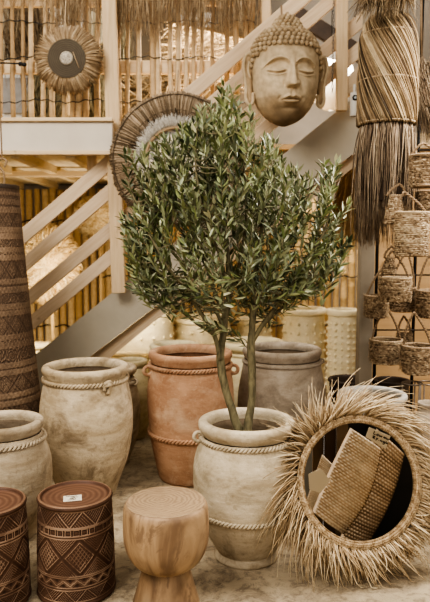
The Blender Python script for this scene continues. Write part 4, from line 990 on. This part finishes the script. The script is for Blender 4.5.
# ------------------------------------------------------------------ grass-framed mirror
YM = 2.86; MC = P(359, 481, YM)
tilt = math.radians(17); yawm = math.radians(8)
NV = np.array([math.sin(yawm)*math.cos(tilt), -math.cos(yawm)*math.cos(tilt), math.sin(tilt)])   # facing direction
UX = nrm(np.cross([0, 0, 1], -NV)); UX = UX if UX[0] > 0 else -UX; UZ = nrm(np.cross(UX, -NV)); UZ = UZ if UZ[2] > 0 else -UZ
def mp(a, r, h=0.): a = np.asarray(a); r = np.asarray(r); return MC+UX*(r*np.cos(a))[..., None]+UZ*(r*np.sin(a))[..., None]+NV*(np.asarray(h)+0*a)[..., None]
def mirror():
    t = thing('grass_mirror', 'round mirror with shaggy dried grass frame leaning on the floor', 'mirror', (MC[0], MC[1], 0))
    px = YM*1.07/F; Rg = 55.5*px
    th = np.arange(96)*TAU/96
    mm = NT('mirror_silver'); mm.b.inputs['Metallic'].default_value = 1; mm.b.inputs['Roughness'].default_value = .01; mm.b.inputs['Base Color'].default_value = (.86, .86, .85, 1)
    V = np.vstack([mp(th, 0*th+Rg+.004, .004), MC+NV*.004])
    MB().add(V, None, [[i, (i+1) % 96, 96] for i in range(96)]).build('mirror_glass', mm.m, t, smooth=False)
    V = np.stack([mp(th, 0*th+.02, -.014), mp(th, 0*th+Rg+.03, -.014), mp(th, 0*th+Rg+.03, -.004)]); MB().grid(V, True).build('backing', dark_wood, t, smooth=False)
    g = np.random.default_rng(41); m = MB()
    # frame: braided ring of coils and wrapping
    for k, (r, h, ti) in enumerate(((Rg+.003, .010, .15), (Rg+.011, .015, .4), (Rg+.019, .016, .3), (Rg+.027, .013, .45))):
        kk = 200; tt = np.arange(kk*6)*TAU/(kk*6)
        for ph in (0, PI): m.tubes(mp(tt, r+.003*np.cos(kk*tt+ph+k), h+.003*np.sin(kk*tt+ph+k)), .0042, 5, np.clip(ti+.12*np.sin(tt*37+k)+g.normal(0, .2, len(tt)), 0, 1)[None, :]*np.ones((1, 1)), ref=NV, closed=True)
    m.build('braided_frame', grass_mat, t)
    # grass
    def layer(n, r0, rA, rB, h0, h1, swirl, rad, seed, tlo, thi):
        g = np.random.default_rng(seed); a = g.uniform(0, TAU, n)
        a += .02*np.sin(a*60+seed)
        tuft = .5+.5*np.sin(a*23+2*np.sin(a*5+seed))
        ln = rA+(rB-rA)*g.uniform(0, 1, n)**.8*(.65+.35*tuft)
        # thicker reach at upper left and left
        reach = 1+.10*np.exp(-((np.angle(np.exp(1j*(a-PI*1.02))))/.9)**2)
        ln = ln*reach
        sw = swirl*(.6+.8*g.random(n))*np.cos(a-.9)*(.35+.65*np.clip(np.sin(a)+.8, 0, 1))+g.normal(0, .07, n)
        # gravity: tips fall a little
        K = 7; u = np.linspace(0, 1, K)[None]
        aa = a[:, None]+sw[:, None]*u**1.4; rr = r0+(ln[:, None]-r0)*u
        hh = h0+(h1*g.uniform(-.3, 1, n))[:, None]*np.sin(u*PI*.75)
        Pt = mp(aa, rr, hh)
        Pt[..., 2] -= (u**2)*.02*np.abs(np.cos(a))[:, None]
        Pt += (g.normal(0, .006, (n, 1, 3)))*u[..., None]
        Pt[..., 2] = np.maximum(Pt[..., 2], .006+.01*g.random((n, 1)))
        # keep the mass in front of what is behind
        R = np.interp(np.linspace(0, 1, K), [0, .15, .6, 1], [.8, 1, .8, .25])[None]*g.uniform(.6, 1.25, n)[:, None]*rad
        MB().tubes(Pt, R, 3, np.clip(g.uniform(tlo, thi, n), 0, 1)[:, None]*np.ones((1, K))*np.linspace(.75, 1.1, K)[None]).build('grass_fringe', grass_mat, t)
    layer(850, Rg+.03, Rg+.08, 93*px, -.004, .05, -.32, .0036, 1, 0., .8)
    layer(650, Rg+.03, Rg+.06, 90*px, .014, .07, -.40, .0036, 2, .2, 1.)
    layer(420, Rg+.03, Rg+.12, 110*px, .006, .09, -.5, .0028, 3, .3, 1.)
mirror()
# reflected goods: real things standing to the right of the picture, seen only in the mirror
def refl(V): V = np.asarray(V, float); return V-2*((V-MC)@NV)[..., None]*NV
def rp(x, y, Y): return refl(P(x, y, Y))
def woven_tray(label, quad, Ys, bulge, seed, tint0, side=None):
    """long woven tray; quad = pixel corners (bottom-left, bottom-right, top-right, top-left) of its face as mirrored"""
    c4 = [P(x, y, Y) for (x, y), Y in zip(quad, Ys)]; A, B = 150, 60
    v = np.linspace(0, 1, A)[:, None, None]; u = np.linspace(0, 1, B)[None, :, None]
    V = (c4[0]*(1-u)+c4[1]*u)*(1-v)+(c4[3]*(1-u)+c4[2]*u)*v
    U = nrm(c4[1]-c4[0]); L = nrm(c4[3]-c4[0]); N = np.cross(U, L); N = N if N[1] < 0 else -N
    V = V+N*(bulge*np.sin(PI*u)**.8); V = V+U*(bulge*1.0*np.sin(PI*v))*(u*1.3-.2)
    rows = 34; cols = 10; vv = v[..., 0]; uu = u[..., 0]
    w = np.abs(np.sin(vv*PI*rows)); w2 = .5+.5*np.sin(uu*PI*cols*2+np.floor(vv*rows)*PI)
    h = w*(.55+.45*w2); V = V+N*(.007*h)[..., None]
    g = np.random.default_rng(seed); rown = g.uniform(-.15, .15, rows+1)[np.floor(vv*rows).astype(int)]
    ti = np.clip(tint0+(h-.55)*.75+rown-.6*np.clip((uu-.93)*14, 0, 1)+.25*np.sin(PI*uu), 0, 1)  # dark right margin paints in the shadow between the trays
    W = refl(V); c = W.reshape(-1, 3).mean(0); t = thing('woven_tray', label, 'basket', c)
    MB().grid(W, False, tint=ti).build('woven_face', seagrass_mat, t)
    # back and edges
    Bk = refl(V-N*.05); ring = []
    m = MB(); m.grid(Bk, False, tint=.3)
    m.grid(np.stack([W[:, -1], Bk[:, -1]]), False, tint=0.)  # right side tinted darkest, the painted shadow of the gap
    for e0, e1 in ((W[:, 0], Bk[:, 0]), (W[0], Bk[0]), (W[-1], Bk[-1])): m.grid(np.stack([e0, e1]), False, tint=.45)
    m.build('edge', seagrass_mat, t)
    return t, N, U, L
def card(t, label, quad, Y, name='price_tag', ink=True):
    q = [P(x, y, Y) for x, y in quad]; W = refl(np.array(q)); c = W.mean(0); n = np.cross(W[1]-W[0], W[-1]-W[0]); n = nrm(n)
    k = len(q)
    pt = MB().add(np.vstack([W, W+n*.0015]), [[i, (i+1) % k, k+(i+1) % k, k+i] for i in range(k)], [[0, i, i+1] for i in range(1, k-1)]+[[k, k+i+1, k+i] for i in range(1, k-1)]).build('price_tag', M_plain('tag_paper_'+str(k), '#efe5cf', .7), t, smooth=False); pt['label'] = label
    if ink:
        o, U, V = np.array(q[0]), np.array(q[1])-q[0], np.array(q[-1])-q[0]
        m = MB()
        def st(pts): m.tubes(refl(spline([o+U*a+V*b+np.array([0, -.004, 0]) for a, b in pts], 5)), .0024, 5, 0.)
        # two short handwritten lines
        st([(.28, .14), (.28, .42), (.38, .42)]); st([(.45, .28), (.41, .38), (.46, .44), (.5, .34), (.45, .28)]); st([(.54, .28), (.56, .43), (.6, .33), (.63, .43), (.66, .28)])
        st([(.74, .42), (.75, .28), (.79, .42), (.82, .28), (.86, .42)]); st([(.90, .3), (.88, .4), (.95, .42), (.97, .3)])
        st([(.30, .84), (.30, .60), (.38, .64), (.31, .72), (.40, .84)]); st([(.46, .66), (.46, .92)]); st([(.46, .66), (.52, .7), (.46, .78)]); st([(.56, .83), (.57, .84)])
        st([(.64, .82), (.66, .68), (.70, .82), (.74, .68)]); st([(.80, .68), (.78, .8), (.84, .78), (.84, .68), (.84, .94), (.78, .95)]); st([(.90, .62), (.9, .82)]); st([(.94, .82), (.95, .7), (.99, .82)])
        m.build('handwriting', M_plain('tag_ink', '#33271c', .7) if 'tag_ink' not in bpy.data.materials else bpy.data.materials['tag_ink'], pt)
tray_a = woven_tray('long woven seagrass tray reflected at the front of the mirror', [(314, 513), (343, 534), (381, 449), (352, 429)], [3.72, 3.72, 3.80, 3.80], .045, 1, .55)
woven_tray('second woven seagrass tray reflected behind the first one', [(340, 545), (362, 552), (404, 454), (378, 430)], [4.02, 4.02, 4.10, 4.10], .035, 2, .25)
tray_c = woven_tray('small woven tray reflected at the left of the mirror', [(300, 520), (314, 508), (338, 470), (322, 455)], [3.86, 3.86, 3.90, 3.90], .015, 3, .7)
card(tray_a[0], 'white paper tag with two handwritten lines', [(368.5, 427), (390, 436), (385, 449), (365, 437)], 3.66)
card(tray_c[0], 'pale pointed paper tag', [(308, 474), (320, 468), (330, 480), (320, 493), (309, 489)], 3.72, ink=False)
# dark stand they lie against and some planks beside it
cc = rp(372, 500, 4.15)
def refl_slab(name, label, quad, Ys, thick, mat, cat):
    q = np.array([P(x, y, Y) for (x, y), Y in zip(quad, Ys)]); back = q+np.array([0, thick, 0]); V = refl(np.vstack([q, back])); c = V.mean(0)
    o = MB().add(V, [[0, 1, 2, 3], [7, 6, 5, 4], [0, 4, 5, 1], [1, 5, 6, 2], [2, 6, 7, 3], [3, 7, 4, 0]]).build(name, mat, smooth=False, loc=c); tag(o, label, cat); return o
refl_slab('black_board', 'black board behind the woven trays reflected in the mirror', [(325, 585), (450, 585), (470, 395), (345, 395)], [4.25]*4, .02, M_plain('chalk_black', '#101010', .5, 0, '#242526', 6, .5), 'board')
for i, (x, c_) in enumerate(((318, '#7a5f42'), (330, '#5c4530'), (342, '#8a7357'))):
    refl_slab('standing_plank', ['brown plank reflected at upper left of the mirror', 'darkest plank reflected between two brown planks', 'greyish plank reflected nearest the black board'][i], [(x-7, 600), (x+4, 600), (x+6, 395), (x-5, 395)], [4.2-.03*i]*4, .03, M_plain('plank_'+str(i), c_, .7, 0, '#4a3826', 6, .6), 'plank')
refl_slab('grey_panel', 'grey panel reflected along the left edge of the mirror', [(280, 600), (318, 600), (318, 395), (280, 395)], [4.4]*4, .02, M_plain('grey_panel_paint', '#8f8d84', .4), 'panel')

t = thing('display_bench', 'low black bench carrying the woven trays reflected in the mirror', 'bench', (1.22, 1.74, 0))
MB().box((1.22, 1.74, .245), (.72, .56, .03), None, 1., .004).build('bench_top', black_metal, t, smooth=False)
for sx in (-.33, .33):
    for sy in (-.25, .25): MB().box((1.22+sx, 1.74+sy, .115), (.03, .03, .23), None, 1., .002).build('leg', black_metal, t, smooth=False)

# ------------------------------------------------------------------ olive tree
def olive_tree():
    Y0 = 2.98; base = np.array([POT[0], Y0, .55]); g = np.random.default_rng(77)
    t = thing('olive_tree', 'olive tree with two slim trunks growing from the pale clay urn', 'tree', base)
    bark = NT('olive_bark'); n1 = bark.noise(bark.coords((1, 1, .3)), 40, 6, .65, .6)
    bark.l(bark.mix(bark.ramp(n1, .35, .65), lin('#4d4429'), lin('#857850')), bark.b.inputs['Base Color']); bark.b.inputs['Roughness'].default_value = .85; bark.bump(n1, .5, .01)
    limbs = []      # (points, radii)
    def limb(pix, Ys, r0, r1, wob=.006):
        pts = spline(np.array([P(x, y, Y) for (x, y), Y in zip(pix, Ys)]), 8)
        pts = pts+np.cumsum(g.normal(0, wob*.12, pts.shape), 0)*[1, 1, .3]
        r = np.linspace(r0, r1, len(pts)); limbs.append((pts, r)); return pts
    tr = []
    A = limb([(242, 436), (236, 420), (227, 390), (221, 360), (224, 335), (229, 300)], [Y0+.01]*6, .0215, .016); tr.append(0)
    B = limb([(247, 436), (249, 420), (253, 390), (252, 345), (253, 330), (255, 305)], [Y0-.01]*6, .0205, .015); tr.append(1)
    L = limb([(221, 360), (214, 335), (200, 312), (185, 290), (165, 262), (150, 235)], [Y0, Y0-.02, Y0-.05, Y0-.1, Y0-.15, Y0-.18], .012, .004)
    limb([(229, 300), (228, 260), (222, 210), (222, 160), (226, 110)], [Y0, Y0+.02, Y0, Y0-.03, Y0], .014, .003)
    limb([(226, 318), (212, 285), (200, 240), (186, 195), (176, 150)], [Y0, Y0+.05, Y0+.12, Y0+.15, Y0+.16], .011, .003)
    limb([(229, 300), (240, 260), (246, 215), (244, 165), (240, 120)], [Y0, Y0+.08, Y0+.12, Y0+.12, Y0+.1], .010, .003)
    limb([(255, 305), (257, 265), (262, 225), (268, 180), (270, 150)], [Y0, Y0-.04, Y0-.08, Y0-.12, Y0-.12], .012, .003)
    limb([(252, 342), (264, 322), (282, 298), (302, 268), (322, 235), (332, 205)], [Y0, Y0-.03, Y0-.08, Y0-.12, Y0-.14, Y0-.14], .012, .003)
    limb([(255, 312), (270, 280), (290, 240), (305, 205), (318, 172)], [Y0, Y0+.06, Y0+.12, Y0+.14, Y0+.12], .010, .003)
    limb([(214, 335), (190, 318), (165, 296), (140, 270)], [Y0, Y0+.05, Y0+.1, Y0+.12], .008, .003)
    limb([(224, 330), (205, 290), (170, 250), (140, 210), (128, 185)], [Y0, Y0+.02, Y0-.03, Y0-.03, Y0], .009, .003)
    limb([(258, 330), (285, 305), (315, 285), (338, 265)], [Y0, Y0+.06, Y0+.1, Y0+.1], .008, .003)
    limb([(229, 305), (222, 262), (205, 215), (197, 165), (200, 125)], [Y0, Y0-.08, Y0-.14, Y0-.14, Y0-.1], .009, .003)
    for i in tr:
        p, r = limbs[i]; r = r*(1+.07*np.sin(np.linspace(0, 14, len(r)))); MB().tubes(p, r, 12).build('trunk', bark.m, t)
    m = MB()
    for p, r in limbs[2:]: m.tubes(p, r, 8)
    LP = np.concatenate([p[3:] for p, _ in limbs]); 
    # crown outline in the plane of the tree
    poly = [(226, 78), (215, 100), (198, 98), (190, 126), (160, 132), (146, 146), (124, 150), (120, 172), (128, 190), (117, 205), (118, 232), (128, 250), (126, 275), (138, 300), (158, 302), (172, 300), (186, 318), (204, 336), (222, 330), (240, 318), (262, 318), (284, 312), (300, 300), (326, 288), (344, 262), (352, 242), (344, 226), (350, 208), (334, 188), (342, 168), (331, 152), (318, 170), (308, 178), (300, 158), (288, 172), (282, 148), (268, 132), (260, 138), (250, 106), (236, 88)]
    poly = np.array(poly, float)
    def inside(x, y):
        c = False; j = len(poly)-1
        for i in range(len(poly)):
            xi, yi = poly[i]; xj, yj = poly[j]
            if (yi > y) != (yj > y) and x < (xj-xi)*(y-yi)/(yj-yi)+xi: c = not c
            j = i
        return c
    twigs = []; tries = 0
    while len(twigs) < 410 and tries < 40000:
        tries += 1; x = g.uniform(116, 350); y = g.uniform(80, 342)
        if not inside(x, y): continue
        # thin out the lower middle
        if y > 285 and abs(x-238) < 50 and g.random() < .7: continue
        if y > 235 and g.random() < .25: continue
        rel = abs(x-235)/118.; dep = .30*math.sqrt(max(0, 1-rel**2))*(.6+.4*math.sin((y-80)/262*PI))
        Y = Y0+g.uniform(-1, 1)*dep
        tip = P(x, y, Y)
        root = P(238, 352, Y0); d = nrm(tip-root); d = nrm(d*.8+np.array([0, 0, .55])+g.normal(0, .22, 3))
        if y > 280: d = nrm(np.array([math.copysign(1, x-238)*.9, g.normal(0, .3), .15+g.normal(0, .25)]))
        L_ = g.uniform(.10, .2); st = tip-d*L_
        dist = np.linalg.norm(LP-st, axis=1)+.6*np.maximum(0, LP[:, 2]-st[2]); j = LP[dist.argmin()]
        twigs.append((j, st, tip, d))
    leafV, leafT, leafTint = [], [], []
    def leaf(p, d, n, L, w, ti):
        s = nrm(np.cross(d, n)); n2 = np.cross(s, d); cup = -.12*w*6
        k = len(leafV)*0+leaf.n
        V = [p, p+d*L*.28+s*w*.8+n2*w*.25, p+d*L*.28-s*w*.8+n2*w*.25, p+d*L*.62+s*w*.85+n2*w*.1, p+d*L*.62-s*w*.85+n2*w*.1, p+d*L-n2*L*.08, p+d*L*.45-n2*w*.15]
        leafV.extend(V); leafT.extend([[k, k+6, k+1], [k, k+2, k+6], [k+1, k+6, k+3], [k+2, k+4, k+6], [k+3, k+6, k+5], [k+4, k+5, k+6]]); leafTint.extend([ti]*7); leaf.n += 7
    leaf.n = 0
    for j, st, tip, d in twigs:
        dj = np.linalg.norm(st-j)
        pts = spline(np.array([j, j*.5+st*.5+np.array([0, 0, -.03*min(dj/.2, 1)]), st, tip]), 5)
        m.tubes(pts, np.linspace(.0042 if dj > .12 else .003, .0012, len(pts)), 5)
        seg = np.linspace(0, 1, 5)
        # leaves along the last stretch
        full = np.vstack([st*(1-u)+tip*u for u in np.linspace(-.35 if dj > .08 else 0, 1, 9)])
        a = g.uniform(0, PI)
        tw = np.clip(g.normal(.45, .15), 0, 1)
        for q, p in enumerate(full):
            a += PI/2+g.normal(0, .3); e1 = nrm(np.cross(d, [0.3, 1, .2])); e2 = np.cross(d, e1); dirp = e1*math.cos(a)+e2*math.sin(a)
            for sd in (1, -1):
                if g.random() < .06: continue
                ld = nrm(d*g.uniform(.55, 1.0)+dirp*sd*g.uniform(.55, 1.0)+np.array([0, 0, .12])+g.normal(0, .1, 3))
                nn = nrm(np.cross(np.cross(ld, d), ld)*(1 if g.random() < .72 else -1)+g.normal(0, .25, 3))
                leaf(p+g.normal(0, .003, 3), ld, nn, g.uniform(.046, .072)*(1 if q < 7 else .75), g.uniform(.0060, .0088), np.clip(tw+g.normal(0, .2)+(.4 if g.random() < .07 else 0), 0, 1))
        leaf(tip, d, nrm(g.normal(0, 1, 3)), .045, .006, tw)
    m.build('branches', bark.m, t)
    lm = NT('olive_leaf'); at = lm.n('ShaderNodeAttribute', attribute_name='tint'); r = lm.n('ShaderNodeValToRGB'); e = r.color_ramp.elements
    e[0].position = 0; e[0].color = lin('#333d22'); e[1].position = 1; e[1].color = lin('#cdc896')
    for ps, cc_ in ((.3, '#56632f'), (.55, '#7f8848'), (.8, '#969862')): x = e.new(ps); x.color = lin(cc_)
    lm.l(at.outputs['Fac'], r.inputs[0])
    geo = lm.n('ShaderNodeNewGeometry'); c = lm.mix(geo.outputs['Backfacing'], r.outputs[0], lin('#8f9270')); c2 = lm.mix(.45, r.outputs[0], c)
    lm.l(c2, lm.b.inputs['Base Color']); lm.b.inputs['Roughness'].default_value = .42; lm.b.inputs['Specular IOR Level'].default_value = .5
    MB().add(np.array(leafV), None, np.array(leafT), np.array(leafTint)).build('foliage', lm.m, t, smooth=True)
olive_tree()

# ------------------------------------------------------------------ light
w = bpy.data.worlds.new('world'); SC.world = w; w.use_nodes = True
w.node_tree.nodes['Background'].inputs[0].default_value = (1, .95, .88, 1); w.node_tree.nodes['Background'].inputs[1].default_value = .46
def area(name, loc, target, size, power, col=(1, .93, .84)):
    l = bpy.data.lights.new(name, 'AREA'); l.shape = 'RECTANGLE'; l.size, l.size_y = size; l.energy = power; l.color = col
    o = bpy.data.objects.new(name, l); COL.objects.link(o); o.location = loc
    o.rotation_euler = (Vector(target)-Vector(loc)).to_track_quat('-Z', 'Y').to_euler(); return o
area('key_light', (-2.2, .6, 4.2), (.1, 3.2, .6), (2.2, 2.2), 140, (1, .955, .885))
area('fill_light', (2.0, -.6, 3.2), (.4, 3.2, .8), (2.5, 2.), 55, (1, .95, .9))
area('back_warm_light', (.6, 6.3, 3.3), (.0, 7.2, .6), (2.5, 1.0), 120, (1, .9, .76))
area('under_gallery_light', (-1.2, 5.75, 1.0), (-1.1, 7.9, 1.3), (1.6, .6), 19, (1, .88, .68))
area('tray_fill_light', (1.75, 3.3, 2.9), (1.25, 1.9, .5), (.5, .5), 60, (1, .95, .88))  # unseen lamp added to brighten the trays reflected in the mirror
area('gallery_light', (-.6, 5.2, 4.6), (-.6, 6.4, 2.8), (3.0, 1.0), 24, (1, .93, .84))
SC.view_settings.view_transform = 'AgX'; SC.view_settings.look = 'AgX - High Contrast'; SC.view_settings.exposure = .6
for o in list(bpy.data.objects):
    if '_o' in o: del o['_o']
